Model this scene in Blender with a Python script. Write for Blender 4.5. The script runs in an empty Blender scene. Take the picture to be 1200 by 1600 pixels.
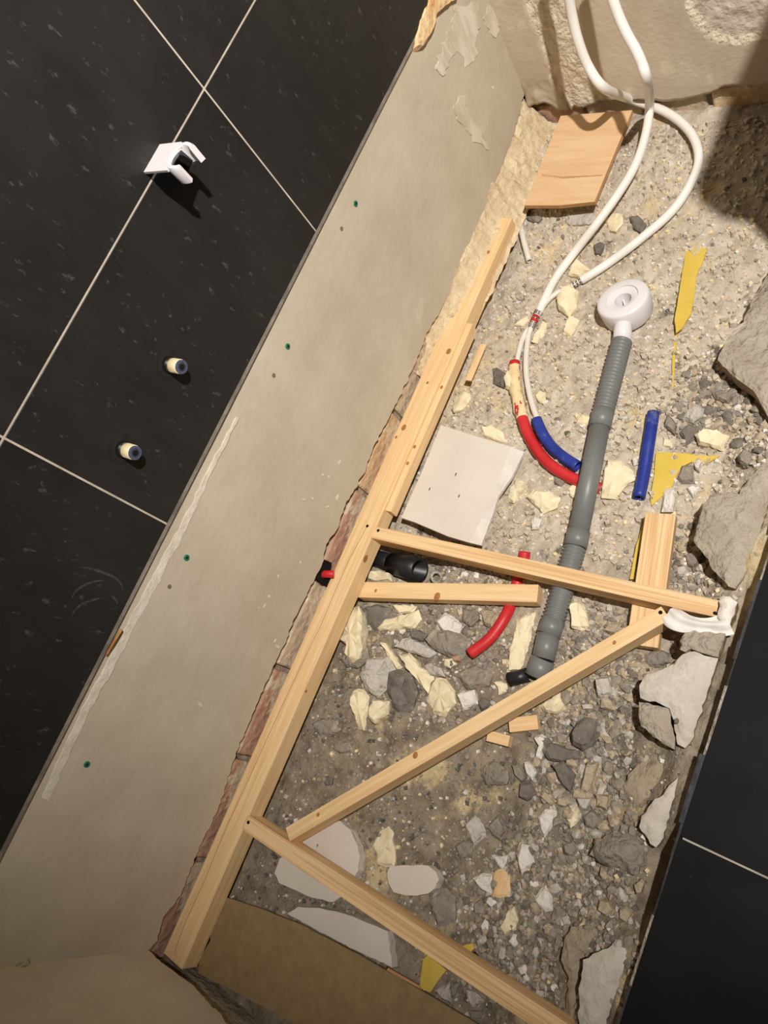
import bpy, bmesh, math, random
from mathutils import Vector, Matrix, noise
from mathutils.geometry import delaunay_2d_cdt
random.seed(7)
rnd = random.Random(11)
scene = bpy.context.scene
COL = scene.collection

# ------------------------------------------------------------------ camera
F = 1135.0
H = 1.315                                   # lens height above the bearing level of the battens
CAM = Vector((0.0, -0.969, H))
RX = Vector((0.39757267, -0.78823515, -0.46970343))    # image right, in world axes
RY = Vector((-0.89530718, -0.2211669, -0.38666557))    # image down
RZ = Vector((0.20090054, 0.57425652, -0.7936425))      # viewing direction
cam_data = bpy.data.cameras.new('camera')
cam_data.sensor_fit = 'HORIZONTAL'
cam_data.sensor_width = 36.0
cam_data.lens = F / 1200.0 * 36.0
cam_data.clip_start = 0.02
cam = bpy.data.objects.new('camera', cam_data)
m = Matrix.Identity(4)
for i in range(3):
    m[i][0] = RX[i]; m[i][1] = -RY[i]; m[i][2] = -RZ[i]; m[i][3] = CAM[i]
cam.matrix_world = m
COL.objects.link(cam)
scene.camera = cam

# ------------------------------------------------------------------ world, light, exposure
world = bpy.data.worlds.new('world')
scene.world = world
world.use_nodes = True
world.node_tree.nodes['Background'].inputs[0].default_value = (1.0, 0.9, 0.78, 1)
world.node_tree.nodes['Background'].inputs[1].default_value = 0.05
LAMP = Vector((0.32, -1.50, 2.40))
AIM = Vector((0.97, -0.12, 0.26))
spot = bpy.data.lights.new('ceiling_spot_light', 'SPOT')
spot.energy = 152.0
spot.color = (1.0, 0.955, 0.91)
spot.spot_size = math.radians(82)
spot.spot_blend = 1.0
spot.shadow_soft_size = 0.028
spot_o = bpy.data.objects.new('ceiling_spot_light', spot)
spot_o.location = LAMP - Vector((0, 0, 0.03))
spot_o.rotation_euler = (AIM - LAMP).to_track_quat('-Z', 'Y').to_euler()
COL.objects.link(spot_o)
scene.view_settings.view_transform = 'Standard'
scene.view_settings.look = 'None'
scene.view_settings.gamma = 1.0
scene.view_settings.exposure = 1.2
scene.view_settings.use_curve_mapping = False

# ------------------------------------------------------------------ helpers: pixels to places
def ray(px, py):
    return RX * ((px - 600.0) / F) + RY * ((py - 800.0) / F) + RZ
def P(px, py, z):                            # on the level plane z
    d = ray(px, py); return CAM + d * ((z - CAM.z) / d.z)
def Wp(px, py, y=0.0):                       # on a plane along the long wall
    d = ray(px, py); return CAM + d * ((y - CAM.y) / d.y)
def Ep(px, py, x):                           # on a plane along the far wall
    d = ray(px, py); return CAM + d * ((x - CAM.x) / d.x)
def sm(v, a, b):
    t = max(0.0, min(1.0, (v - a) / (b - a))); return t * t * (3 - 2 * t)
def fbm(x, y, s, o=4, seed=0.0):
    return noise.fractal(Vector((x * s, y * s, seed)), 0.9, 2.0, o)
PIT = P(650, 885, -0.06)
MOUND = P(975, 1335, 0.0)
def ground(x, y):
    z = -0.046
    z += 0.075 * sm(x, 0.95, 1.38)
    e = -y + 0.03 * fbm(x, y, 7, 2, 5.0)
    z += (0.072 + 0.02 * fbm(x, 0.3, 4, 2, 8.0)) * sm(e, 0.66, 0.82) * (1 - 0.75 * (1 - sm(abs(x + 0.12), 0.03, 0.10)))
    z += 0.020 * sm(e, 0.50, 0.62) * (1 - sm(x, 0.15, 0.3)) * sm(x, -0.6, -0.35)
    d = math.hypot(x - PIT.x, y - PIT.y)
    z -= 0.030 * (1 - sm(d, 0.03, 0.10))
    d = math.hypot((x - MOUND.x) / 1.3, y - MOUND.y)
    z += 0.030 * (1 - sm(d, 0.0, 0.08))
    z += 0.0075 * fbm(x, y, 9, 4) + 0.0040 * fbm(x, y, 38, 3, 3.0)
    z += 0.008 * max(0.0, fbm(x, y, 46, 3, 9.0)) * (0.35 + 0.65 * sm(x, 0.1, 0.6))
    return z
def G(px, py, up=0.0):                       # on the rubble floor
    z = -0.03
    for _ in range(6):
        p = P(px, py, z + up); z = ground(p.x, p.y)
    return P(px, py, z + up)

# ------------------------------------------------------------------ helpers: materials
def lin(c):
    return tuple(((v / 255.0) / 12.92 if v / 255.0 <= 0.04045 else ((v / 255.0 + 0.055) / 1.055) ** 2.4) for v in c) + (1.0,)
def material(name, c1, c2=None, scale=20.0, rough=0.8, bump=0.0, bscale=None, stretch=None, detail=6.0,
             c3=None, p3=0.62, s3=9.0, metal=0.0, spec=0.3, lo=0.35, hi=0.65, transmission=0.0, bdist=0.01, gloss=None):
    mt = bpy.data.materials.new(name); mt.use_nodes = True
    nt = mt.node_tree; b = nt.nodes['Principled BSDF']
    b.inputs['Roughness'].default_value = rough
    b.inputs['Metallic'].default_value = metal
    b.inputs['Specular IOR Level'].default_value = spec
    if transmission: b.inputs['Transmission Weight'].default_value = transmission
    b.inputs['Base Color'].default_value = lin(c1)
    if c2 is None and not bump: return mt
    tc = nt.nodes.new('ShaderNodeTexCoord'); mp = nt.nodes.new('ShaderNodeMapping')
    nt.links.new(tc.outputs['Object'], mp.inputs['Vector'])
    if stretch: mp.inputs['Scale'].default_value = stretch
    if c2 is not None:
        n = nt.nodes.new('ShaderNodeTexNoise'); n.inputs['Scale'].default_value = scale; n.inputs['Detail'].default_value = detail
        n.inputs['Roughness'].default_value = 0.62
        nt.links.new(mp.outputs['Vector'], n.inputs['Vector'])
        r = nt.nodes.new('ShaderNodeValToRGB')
        r.color_ramp.elements[0].position = lo; r.color_ramp.elements[0].color = lin(c1)
        r.color_ramp.elements[1].position = hi; r.color_ramp.elements[1].color = lin(c2)
        nt.links.new(n.outputs['Fac'], r.inputs['Fac'])
        out = r.outputs['Color']
        if c3 is not None:
            n3 = nt.nodes.new('ShaderNodeTexNoise'); n3.inputs['Scale'].default_value = s3; n3.inputs['Detail'].default_value = 8.0
            n3.inputs['Roughness'].default_value = 0.7
            nt.links.new(mp.outputs['Vector'], n3.inputs['Vector'])
            r3 = nt.nodes.new('ShaderNodeValToRGB')
            r3.color_ramp.elements[0].position = p3; r3.color_ramp.elements[0].color = (0, 0, 0, 1)
            r3.color_ramp.elements[1].position = p3 + 0.06; r3.color_ramp.elements[1].color = (1, 1, 1, 1)
            nt.links.new(n3.outputs['Fac'], r3.inputs['Fac'])
            mx = nt.nodes.new('ShaderNodeMix'); mx.data_type = 'RGBA'
            nt.links.new(r3.outputs['Color'], mx.inputs[0]); nt.links.new(out, mx.inputs[6])
            mx.inputs[7].default_value = lin(c3); out = mx.outputs[2]
        nt.links.new(out, b.inputs['Base Color'])
    if bump:
        nb = nt.nodes.new('ShaderNodeTexNoise'); nb.inputs['Scale'].default_value = bscale or scale * 3; nb.inputs['Detail'].default_value = 8.0
        nt.links.new(mp.outputs['Vector'], nb.inputs['Vector'])
        bp = nt.nodes.new('ShaderNodeBump'); bp.inputs['Strength'].default_value = bump; bp.inputs['Distance'].default_value = bdist
        nt.links.new(nb.outputs['Fac'], bp.inputs['Height']); nt.links.new(bp.outputs['Normal'], b.inputs['Normal'])
    return mt

M = {}
M['plaster'] = material('grey_beige_plaster', (186, 174, 152), (200, 189, 168), 5, 0.86, 0.12, 60, c3=(208, 198, 178), p3=0.66, s3=3.5)
M['plaster_far'] = material('far_wall_plaster', (188, 172, 150), (202, 187, 166), 6, 0.88, 0.15, 90, c3=(212, 198, 174), p3=0.60, s3=9)
M['plaster_raw'] = material('raw_plaster', (205, 190, 165), (228, 214, 190), 30, 0.95, 1.0, 90)
M['white_smear'] = material('white_filler', (206, 196, 178), (224, 215, 199), 22, 0.9, 0.3, 80)
M['patch'] = material('pinkish_patch', (196, 176, 160), (214, 200, 184), 24, 0.9, 0.7, 60)
M['tile'] = material('black_stone_tile', (31, 30, 28), (40, 38, 36), 9, 0.45, 0.0, 160, c3=(70, 68, 64), p3=0.615, s3=85, spec=0.35, stretch=(1.0, 1.0, 0.5))
M['floor_tile'] = material('black_floor_tile', (22, 22, 22), (29, 29, 29), 9, 0.5, 0.0, 160, c3=(40, 40, 41), p3=0.64, s3=60, spec=0.08)
M['tile_edge'] = material('worn_tile_edge', (62, 64, 70), (90, 92, 96), 50, 0.6, 0.3, 120)
M['grout'] = material('pale_grout', (176, 164, 148), (196, 186, 170), 40, 0.95)
M['edge_grey'] = material('grey_edge_strip', (112, 106, 98), (146, 138, 126), 30, 0.8, 0.3, 80)
M['brick'] = [material('red_brick', (170, 130, 108), (188, 156, 134), 22, 0.95, 0.7, 60, c3=(198, 182, 158), p3=0.50, s3=14),
              material('orange_brick', (194, 160, 122), (212, 184, 148), 22, 0.95, 0.7, 60, c3=(216, 198, 168), p3=0.52, s3=16),
              material('pale_brick', (178, 160, 138), (206, 188, 160), 22, 0.95, 0.7, 60, c3=(222, 206, 176), p3=0.55, s3=16)]
M['mortar_joint'] = material('brick_mortar', (150, 136, 116), (178, 164, 142), 40, 0.95, 0.8, 60)
M['ground'] = None
M['wood'] = material('pale_pine', (222, 184, 132), (236, 204, 156), 7, 0.62, 0.10, 40, stretch=(0.8, 16, 16), detail=3)
M['wood_grain'] = material('grained_pine', (208, 168, 118), (232, 198, 150), 4.0, 0.62, 0.15, 30, stretch=(0.6, 34, 10), detail=2, lo=0.42, hi=0.56)
M['knot'] = material('wood_knot', (150, 98, 52), (184, 132, 78), 90, 0.6)
M['ply'] = material('plywood_face', (212, 174, 130), (222, 188, 146), 6, 0.6, 0.05, 40, stretch=(1.0, 9, 9), detail=3, lo=0.35, hi=0.65)
M['ply_edge'] = material('plywood_edge', (176, 128, 84), (204, 160, 112), 30, 0.8, stretch=(1, 1, 20))
M['mdf'] = material('brown_hardboard', (136, 114, 80), (150, 128, 92), 60, 0.75, 0.06, 200)
M['board'] = material('plasterboard_face', (208, 198, 184), (216, 207, 194), 6, 0.85, 0.05, 120)
M['board_core'] = material('plasterboard_core', (204, 196, 184), (220, 213, 203), 30, 0.95, 0.4, 80)
M['foam'] = material('cream_foam', (226, 211, 172), (238, 226, 194), 26, 0.9, 0.7, 70, c3=(214, 197, 156), p3=0.64, s3=22, bdist=0.004)
M['stone'] = [material('grey_mortar_stone', (136, 127, 114), (160, 150, 135), 30, 0.95, 1.0, 90, c3=(178, 166, 146), p3=0.56, s3=30),
              material('dark_slate_stone', (108, 101, 92), (130, 122, 112), 30, 0.92, 0.7, 90, c3=(156, 146, 130), p3=0.57, s3=28),
              material('light_mortar_stone', (184, 176, 164), (206, 198, 186), 30, 0.95, 1.0, 90, c3=(168, 156, 138), p3=0.58, s3=28),
              material('white_plaster_stone', (218, 211, 199), (234, 228, 217), 30, 0.95, 0.8, 90, c3=(196, 184, 166), p3=0.62, s3=30),
              material('tan_mortar_stone', (172, 155, 130), (194, 177, 150), 30, 0.95, 1.0, 90, c3=(154, 140, 120), p3=0.58, s3=28)]
M['screed'] = material('pale_screed', (164, 152, 134), (186, 175, 157), 14, 0.95, 0.9, 60, c3=(200, 190, 174), p3=0.54, s3=8, bdist=0.02)
M['screed_white'] = material('white_adhesive', (188, 178, 162), (214, 206, 193), 12, 0.92, 0.6, 60, c3=(164, 150, 130), p3=0.6, s3=10, bdist=0.012)
M['screed_tan'] = material('sandy_screed', (150, 136, 114), (178, 163, 139), 16, 0.97, 0.9, 50, c3=(136, 122, 102), p3=0.56, s3=14, bdist=0.015)
M['screed_side'] = material('broken_screed', (140, 122, 98), (172, 152, 124), 20, 0.98, 0.9, 40)
M['fillet'] = material('cream_mortar', (204, 182, 146), (228, 210, 174), 16, 0.97, 0.9, 60, c3=(188, 156, 122), p3=0.60, s3=12)
M['white_plastic'] = material('white_plastic', (226, 222, 222), rough=0.32, spec=0.5)
M['hose'] = material('white_hose', (232, 226, 216), (240, 235, 226), 12, 0.45, spec=0.4)
M['pipe_white'] = material('white_thin_pipe', (222, 216, 204), rough=0.4, spec=0.4)
M['grey_pipe'] = material('grey_plastic_pipe', (112, 114, 112), (124, 125, 122), 8, 0.42, spec=0.45)
M['red'] = material('red_conduit', (190, 32, 38), (206, 52, 54), 20, 0.45, spec=0.4)
M['blue'] = material('blue_conduit', (28, 46, 128), (44, 64, 148), 24, 0.45, c3=(104, 106, 132), p3=0.60, s3=26, spec=0.4)
M['foam_coat'] = material('foam_stained_sleeve', (226, 198, 150), (240, 220, 176), 30, 0.9, 0.6, 60, c3=(186, 40, 42), p3=0.55, s3=17)
M['yellow'] = material('yellow_tape', (206, 176, 70), (216, 188, 88), 14, 0.6, c3=(198, 184, 132), p3=0.62, s3=16)
M['black_plastic'] = material('black_plastic', (30, 30, 31), (40, 40, 41), 14, 0.4, spec=0.4)
M['dark_hole'] = material('dark_hole', (14, 13, 12), rough=0.9)
M['hole_dust'] = material('dusty_hole', (120, 108, 90), rough=0.95)
M['smear'] = material('thin_white_smear', (194, 182, 160), (216, 206, 188), 26, 0.9, 0.1, 80, stretch=(1, 1, 0.3), lo=0.42, hi=0.58)
M['screw'] = material('screw_head', (40, 32, 24), rough=0.5, metal=0.5)
M['chrome'] = material('chrome', (190, 190, 190), rough=0.2, metal=1.0)
M['tape_thread'] = material('thread_tape', (214, 196, 156), (232, 218, 184), 50, 0.6, stretch=(1, 1, 14))
M['blue_ring'] = material('blue_grey_ring', (88, 92, 120), rough=0.4, metal=0.3)
M['sealant'] = material('dark_sealant', (26, 25, 25), (40, 39, 38), 60, 0.5)
M['green'] = material('green_plug', (34, 112, 84), rough=0.5)
M['clear'] = material('clear_plastic', (226, 226, 222), rough=0.12, transmission=0.6, spec=0.5)
M['ceiling'] = material('ceiling_paint', (196, 188, 176), rough=0.9)
M['lampm'] = material('lamp_housing', (220, 220, 218), rough=0.3, metal=0.6)
M['ceramic'] = material('white_ceramic', (232, 230, 226), rough=0.15, spec=0.5)
M['cabinet'] = material('dark_cabinet', (62, 56, 50), (74, 67, 60), 10, 0.5)
M['rust'] = material('rusty_strip', (214, 164, 104), (238, 214, 170), 24, 0.9, 0.7, 60)
M['bag'] = material('white_crumpled_sheet', (222, 217, 208), (232, 228, 220), 12, 0.55, 0.3, 40)
M['crumb'] = [material('grey_crumbs', (132, 122, 110), (164, 153, 138), 60, 0.95),
              material('cream_crumbs', (216, 196, 154), (234, 217, 178), 60, 0.95),
              material('white_crumbs', (210, 202, 190), (228, 221, 211), 60, 0.95),
              material('dark_crumbs', (92, 86, 79), (114, 107, 98), 60, 0.95),
              material('pale_crumbs', (178, 164, 144), (208, 195, 174), 40, 0.97)]

def ground_material():
    mt = bpy.data.materials.new('dusty_rubble_ground'); mt.use_nodes = True
    nt = mt.node_tree; b = nt.nodes['Principled BSDF']; b.inputs['Roughness'].default_value = 0.97
    b.inputs['Specular IOR Level'].default_value = 0.1
    tc = nt.nodes.new('ShaderNodeTexCoord')
    def noi(s, d=8.0, rg=0.65):
        n = nt.nodes.new('ShaderNodeTexNoise'); n.inputs['Scale'].default_value = s; n.inputs['Detail'].default_value = d
        n.inputs['Roughness'].default_value = rg; nt.links.new(tc.outputs['Object'], n.inputs['Vector']); return n.outputs['Fac']
    def ramp(src, a, ca, b_, cb):
        r = nt.nodes.new('ShaderNodeValToRGB'); r.color_ramp.elements[0].position = a; r.color_ramp.elements[0].color = ca
        r.color_ramp.elements[1].position = b_; r.color_ramp.elements[1].color = cb; nt.links.new(src, r.inputs['Fac']); return r.outputs['Color']
    def mix(f, a, c):
        x = nt.nodes.new('ShaderNodeMix'); x.data_type = 'RGBA'
        nt.links.new(f, x.inputs[0]); nt.links.new(a, x.inputs[6]); nt.links.new(c, x.inputs[7]); return x.outputs[2]
    k, w = (0, 0, 0, 1), (1, 1, 1, 1)
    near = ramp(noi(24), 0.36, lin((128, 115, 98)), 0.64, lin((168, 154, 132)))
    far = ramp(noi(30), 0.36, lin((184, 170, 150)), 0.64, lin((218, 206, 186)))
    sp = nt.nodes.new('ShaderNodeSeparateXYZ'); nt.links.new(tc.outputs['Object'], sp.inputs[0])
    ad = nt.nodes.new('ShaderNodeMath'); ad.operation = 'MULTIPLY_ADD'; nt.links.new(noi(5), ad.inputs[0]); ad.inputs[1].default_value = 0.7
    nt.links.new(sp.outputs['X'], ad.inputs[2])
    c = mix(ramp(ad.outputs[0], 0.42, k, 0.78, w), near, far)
    cream = ramp(noi(40), 0.35, lin((206, 182, 136)), 0.65, lin((226, 208, 168)))
    c = mix(ramp(noi(8.0), 0.56, k, 0.66, w), c, cream)
    dark = ramp(noi(60), 0.4, lin((96, 88, 78)), 0.6, lin((124, 115, 102)))
    c = mix(ramp(noi(13.0), 0.61, k, 0.68, w), c, dark)
    pale = ramp(noi(60), 0.4, lin((214, 204, 188)), 0.6, lin((226, 217, 203)))
    c = mix(ramp(noi(75.0), 0.64, k, 0.70, w), c, pale)
    nt.links.new(c, b.inputs['Base Color'])
    bp = nt.nodes.new('ShaderNodeBump'); bp.inputs['Strength'].default_value = 0.9; bp.inputs['Distance'].default_value = 0.008
    nt.links.new(noi(90), bp.inputs['Height']); nt.links.new(bp.outputs['Normal'], b.inputs['Normal'])
    return mt
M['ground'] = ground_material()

# ------------------------------------------------------------------ helpers: objects
def tag(o, label=None, cat=None, group=None, kind=None):
    if label: o['label'] = label
    if cat: o['category'] = cat
    if group: o['group'] = group
    if kind: o['kind'] = kind
    return o
def empty(name, loc=(0, 0, 0), parent=None):
    o = bpy.data.objects.new(name, None); o.location = loc; o.empty_display_size = 0.02
    COL.objects.link(o)
    if parent: o.parent = parent
    return o
def mesh(name, verts, faces, mat, parent=None, smooth=False, origin=None, basis=None):
    """world-space verts; the object gets its own origin (and basis for grain direction)"""
    vs = [Vector(v) for v in verts]
    if origin is None:
        c = sum(vs, Vector()) / len(vs); origin = Vector((c.x, c.y, min(v.z for v in vs)))
    mw = Matrix.Translation(origin)
    if basis is not None: mw = mw @ basis.to_4x4()
    inv = mw.inverted()
    me = bpy.data.meshes.new(name)
    me.from_pydata([tuple(inv @ v) for v in vs], [], faces)
    me.materials.append(mat)
    bm = bmesh.new(); bm.from_mesh(me); bmesh.ops.recalc_face_normals(bm, faces=bm.faces[:]); bm.to_mesh(me); bm.free()
    if smooth:
        for p in me.polygons: p.use_smooth = True
    o = bpy.data.objects.new(name, me); COL.objects.link(o)
    o.matrix_world = mw
    if parent is not None:
        o.parent = parent; o.matrix_parent_inverse = parent_inv(parent)
    return o
def parent_inv(p):
    mw = Matrix.Identity(4); q = p; chain = []
    while q is not None: chain.append(q); q = q.parent
    for q in reversed(chain):
        mw = mw @ q.matrix_parent_inverse @ q.matrix_basis
    return mw.inverted()
BOXF = [(0, 1, 2, 3), (7, 6, 5, 4), (0, 4, 5, 1), (1, 5, 6, 2), (2, 6, 7, 3), (3, 7, 4, 0)]
def bevel(o, w, seg=1):
    bm = bmesh.new(); bm.from_mesh(o.data)
    bmesh.ops.bevel(bm, geom=bm.edges[:], offset=w, segments=seg, affect='EDGES', profile=0.6)
    bm.to_mesh(o.data); bm.free(); return o
def box(name, lo, hi, mat, parent=None, bev=0.0, origin=None):
    (a, b, c), (d, e, f) = lo, hi
    vs = [(a, b, c), (d, b, c), (d, e, c), (a, e, c), (a, b, f), (d, b, f), (d, e, f), (a, e, f)]
    o = mesh(name, vs, BOXF, mat, parent, origin=origin)
    if bev: bevel(o, bev)
    return o
def beam(name, p0, p1, width, height, mat, parent=None, bev=0.0016, nseg=1):
    """a batten whose top centre line runs from p0 to p1"""
    p0, p1 = Vector(p0), Vector(p1)
    u = (p1 - p0).normalized(); s = Vector((0, 0, 1)).cross(u).normalized(); t = u.cross(s)
    hw = s * (width / 2); dn = t * (-height)
    vs = [p0 - hw + dn, p1 - hw + dn, p1 + hw + dn, p0 + hw + dn, p0 - hw, p1 - hw, p1 + hw, p0 + hw]
    basis = Matrix((u, s, t)).transposed()
    o = mesh(name, vs, BOXF, mat, parent, origin=(p0 + p1) / 2 + dn, basis=basis)
    if bev: bevel(o, bev, 2)
    return o
def spline(pts, n):
    pts = [Vector(p) for p in pts]
    q = [pts[0] * 2 - pts[1]] + pts + [pts[-1] * 2 - pts[-2]]
    out = []
    for i in range(1, len(q) - 2):
        a, b, c, d = q[i - 1], q[i], q[i + 1], q[i + 2]
        for k in range(n):
            t = k / n
            out.append(0.5 * ((2 * b) + (c - a) * t + (2 * a - 5 * b + 4 * c - d) * t * t + (3 * b - a - 3 * c + d) * t ** 3))
    out.append(pts[-1]); return out
def tube(name, pts, radius, mat, parent=None, n=8, seg=14, hollow=0.0, smooth_path=True, radii=None, jitter=0.0):
    path = spline(pts, n) if smooth_path and len(pts) > 2 else [Vector(p) for p in pts]
    vs, fs = [], []
    prev = None
    rings = []
    for i, p in enumerate(path):
        t = (path[min(i + 1, len(path) - 1)] - path[max(i - 1, 0)]).normalized()
        if prev is None:
            a = Vector((0, 0, 1)) if abs(t.z) < 0.9 else Vector((1, 0, 0))
            s = a.cross(t).normalized()
        else:
            s = (prev - t * prev.dot(t)).normalized()
        prev = s; w = t.cross(s)
        r = radii[i] if radii else radius
        rings.append((p, s, w, r))
    def ring(p, s, w, r):
        b = len(vs)
        for k in range(seg):
            a = 2 * math.pi * k / seg
            rr = r * (1 + jitter * fbm(p.x + a, p.y, 60, 2))
            vs.append(p + s * (math.cos(a) * rr) + w * (math.sin(a) * rr))
        return b
    bs = [ring(*q) for q in rings]
    for i in range(len(bs) - 1):
        for k in range(seg):
            k2 = (k + 1) % seg
            fs.append((bs[i] + k, bs[i] + k2, bs[i + 1] + k2, bs[i + 1] + k))
    if hollow > 0:
        dep = hollow
        for end, q in ((0, rings[0]), (1, rings[-1])):
            p, s, w, r = q
            t = s.cross(w).normalized() * (1 if end == 0 else -1)
            outer = bs[0] if end == 0 else bs[-1]
            inner = ring(p, s, w, r * 0.80)
            deep = ring(p + t * dep, s, w, r * 0.78)
            for k in range(seg):
                k2 = (k + 1) % seg
                fs.append((outer + k, outer + k2, inner + k2, inner + k))
                fs.append((inner + k, inner + k2, deep + k2, deep + k))
            fs.append(tuple(deep + k for k in range(seg)))
    else:
        fs.append(tuple(bs[0] + k for k in range(seg))); fs.append(tuple(bs[-1] + k for k in range(seg)))
    o = mesh(name, vs, fs, mat, parent)
    for p in o.data.polygons: p.use_smooth = len(p.vertices) == 4
    return o
def prism(name, top, thick, mat, parent=None, bev=0.0, normal=Vector((0, 0, 1)), side_mat=None, origin=None, basis=None):
    """a plate: polygon of world points, thickness against the normal"""
    n = len(top); top = [Vector(p) for p in top]
    vs = top + [p - normal * thick for p in top]
    fs = [tuple(range(n)), tuple(range(2 * n - 1, n - 1, -1))] + [(i, (i + 1) % n, n + (i + 1) % n, n + i) for i in range(n)]
    o = mesh(name, vs, fs, mat, parent, origin=origin, basis=basis)
    if bev: bevel(o, bev)
    if side_mat:
        o.data.materials.append(side_mat)
        for p in o.data.polygons:
            if abs((o.matrix_world.to_3x3() @ p.normal).dot(normal)) < 0.6: p.material_index = 1
    return o
def rough_line(pts, step, amp, seed=0.0, closed=False):
    """subdivide a pixel polyline with a ragged offset"""
    out = []
    m_ = len(pts) if closed else len(pts) - 1
    for i in range(m_):
        a, b = pts[i], pts[(i + 1) % len(pts)]
        L = math.hypot(b[0] - a[0], b[1] - a[1]); k = max(1, int(L / step))
        nx, ny = -(b[1] - a[1]) / max(L, 1e-6), (b[0] - a[0]) / max(L, 1e-6)
        for j in range(k):
            t = j / k; x = a[0] + (b[0] - a[0]) * t; y = a[1] + (b[1] - a[1]) * t
            o_ = amp * 1.6 * noise.noise(Vector((x * 0.11, y * 0.11, seed))) + amp * 0.8 * noise.noise(Vector((x * 0.31, y * 0.31, seed + 4)))
            out.append((x + nx * o_, y + ny * o_))
    if not closed: out.append(pts[-1])
    return out
def inside(px, py, poly):
    c = False; j = len(poly) - 1
    for i in range(len(poly)):
        (xi, yi), (xj, yj) = poly[i], poly[j]
        if (yi > py) != (yj > py) and px < (xj - xi) * (py - yi) / (yj - yi) + xi: c = not c
        j = i
    return c
def chunk_mesh_points(outline, base_z, thick, r, inset=0.74, tilt=None, rough=0.25):
    """rings of a broken lump: outline = widest ring (world points)"""
    n = len(outline)
    c = sum(outline, Vector()) / n
    vs, fs = [], []
    for p in outline:
        q = c + (p - c) * 0.90; vs.append(Vector((q.x, q.y, base_z(q.x, q.y) - 0.004)))
    tx, ty = r.uniform(-0.25, 0.25), r.uniform(-0.25, 0.25); sd = r.uniform(0, 50)
    def hz(q, f): return thick * (f + rough * 0.9 * fbm(q.x, q.y, 45, 2, sd)) + max(-thick * .3, min(thick * .3, (q.x - c.x) * tx + (q.y - c.y) * ty))
    for p in outline:
        vs.append(Vector((p.x, p.y, p.z + hz(p, 0.0))))
    for p in outline:
        q = c + (p - c) * (inset + r.uniform(-0.08, 0.08))
        vs.append(Vector((q.x, q.y, p.z + hz(q, 0.38))))
    vs.append(Vector((c.x, c.y, c.z + hz(c, 0.42))))
    for ring in (0, 1):
        for i in range(n):
            j = (i + 1) % n
            a, b, cc, d = ring * n + i, ring * n + j, (ring + 1) * n + j, (ring + 1) * n + i
            if (i + ring) % 2: fs += [(a, b, cc), (a, cc, d)]
            else: fs += [(a, b, d), (b, cc, d)]
    for i in range(n): fs.append((2 * n + i, 2 * n + (i + 1) % n, 3 * n))
    fs.append(tuple(range(n - 1, -1, -1)))
    return vs, fs
def chunk(name, poly, mat, thick, label, cat, group=None, lift=0.0, parent=None, step=9, amp=1.4, inset=0.74, rough=0.25, smooth=False, disp=0.0008, fine=False):
    pp = rough_line(poly, step, amp, seed=len(poly) * 1.7 + poly[0][0] * 0.01, closed=True)
    cx = sum(p[0] for p in poly) / len(poly); cy = sum(p[1] for p in poly) / len(poly)
    c = G(cx, cy, lift + thick * 0.5)
    z = c.z
    out = [P(x, y, z) for x, y in pp]
    if lift > 0.004: bz = lambda x, y: z - thick * 0.5 - 0.001
    else: bz = lambda x, y: min(ground(x, y), z - thick * 0.3)
    vs, fs = chunk_mesh_points(out, bz, thick, rnd, inset, rough=rough)
    o = mesh(name, vs, fs, mat, parent, smooth=smooth)
    bm = bmesh.new(); bm.from_mesh(o.data)
    bmesh.ops.subdivide_edges(bm, edges=bm.edges[:], cuts=1 if not fine else 2, use_grid_fill=True)
    bm.normal_update(); sd = rnd.uniform(0, 99)
    for v in bm.verts:
        if v.co.z > 0.0015:
            k_ = noise.fractal(Vector((v.co.x * 110, v.co.y * 110, v.co.z * 110 + sd)), 0.8, 2.0, 3)
            v.co += v.normal * (k_ * disp)
    bm.to_mesh(o.data); bm.free()
    for p_ in o.data.polygons: p_.use_smooth = True
    o.data.set_sharp_from_angle(angle=math.radians(30))
    if label: tag(o, label, cat, group)
    return o

# ================================================================== THE SETTING
XN, XF = -0.655, 1.41                       # near and far end walls
ZT = 0.085                                  # finished tile floor
TE = -0.797                                 # edge of the finished tile floor
TB = 0.522                                  # lower edge of the wall tiles

# ---- long wall: masonry core, bricks, plaster band, tiles
wl = box('wall_left', (XN - 0.1, 0.034, -0.12), (XF + 0.1, 0.20, 2.45), M['mortar_joint']); tag(wl, kind='structure')
# bricks laid bare along the foot of the wall
x = XN - 0.03; k = 0
brr = random.Random(3)
while x < XF:
    L = 0.205 + brr.uniform(-0.02, 0.01)
    mi = 0 if x < 0.35 else (1 if (k % 2 and x < 0.8) else 2)
    if x < 0.35 and k % 4 == 3: mi = 2
    for (z0, z1, sh) in ((-0.055, 0.006, 0.1), (0.016, 0.078, 0.0), (0.088, 0.15, 0.1)):
        if z0 > 0.08 and x < 0.6: continue
        x0 = x + sh; x1 = min(x0 + L, XF - 0.002)
        if x1 - x0 < 0.03: continue
        b = box('brick', (x0, 0.0185 + brr.uniform(-0.003, 0.004), z0), (x1, 0.06, z1), M['brick'][mi], wl, bev=0.004)
    x += L + 0.012; k += 1
edge = [(224, 1500), (232, 1485), (243, 1474), (250, 1452), (256, 1432), (282, 1398), (300, 1352), (318, 1310), (335, 1278), (350, 1240), (356, 1215), (372, 1172),
        (385, 1140), (398, 1108), (415, 1070), (430, 1036), (447, 1003), (456, 975), (470, 948), (480, 925), (492, 905), (503, 880),
        (510, 850), (528, 825), (540, 790), (557, 760), (575, 722), (588, 690), (600, 668), (620, 628), (640, 588), (655, 552), (668, 520),
        (684, 492), (700, 462), (720, 420), (740, 378), (752, 340), (768, 298), (790, 245), (806, 200), (814, 165), (818, 144)]
edge = rough_line(edge, 5, 1.7, 2.0)
bot = [Wp(px, py, 0.008) for px, py in edge]
bot = [p for p in bot if XN < p.x < XF]
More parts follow.
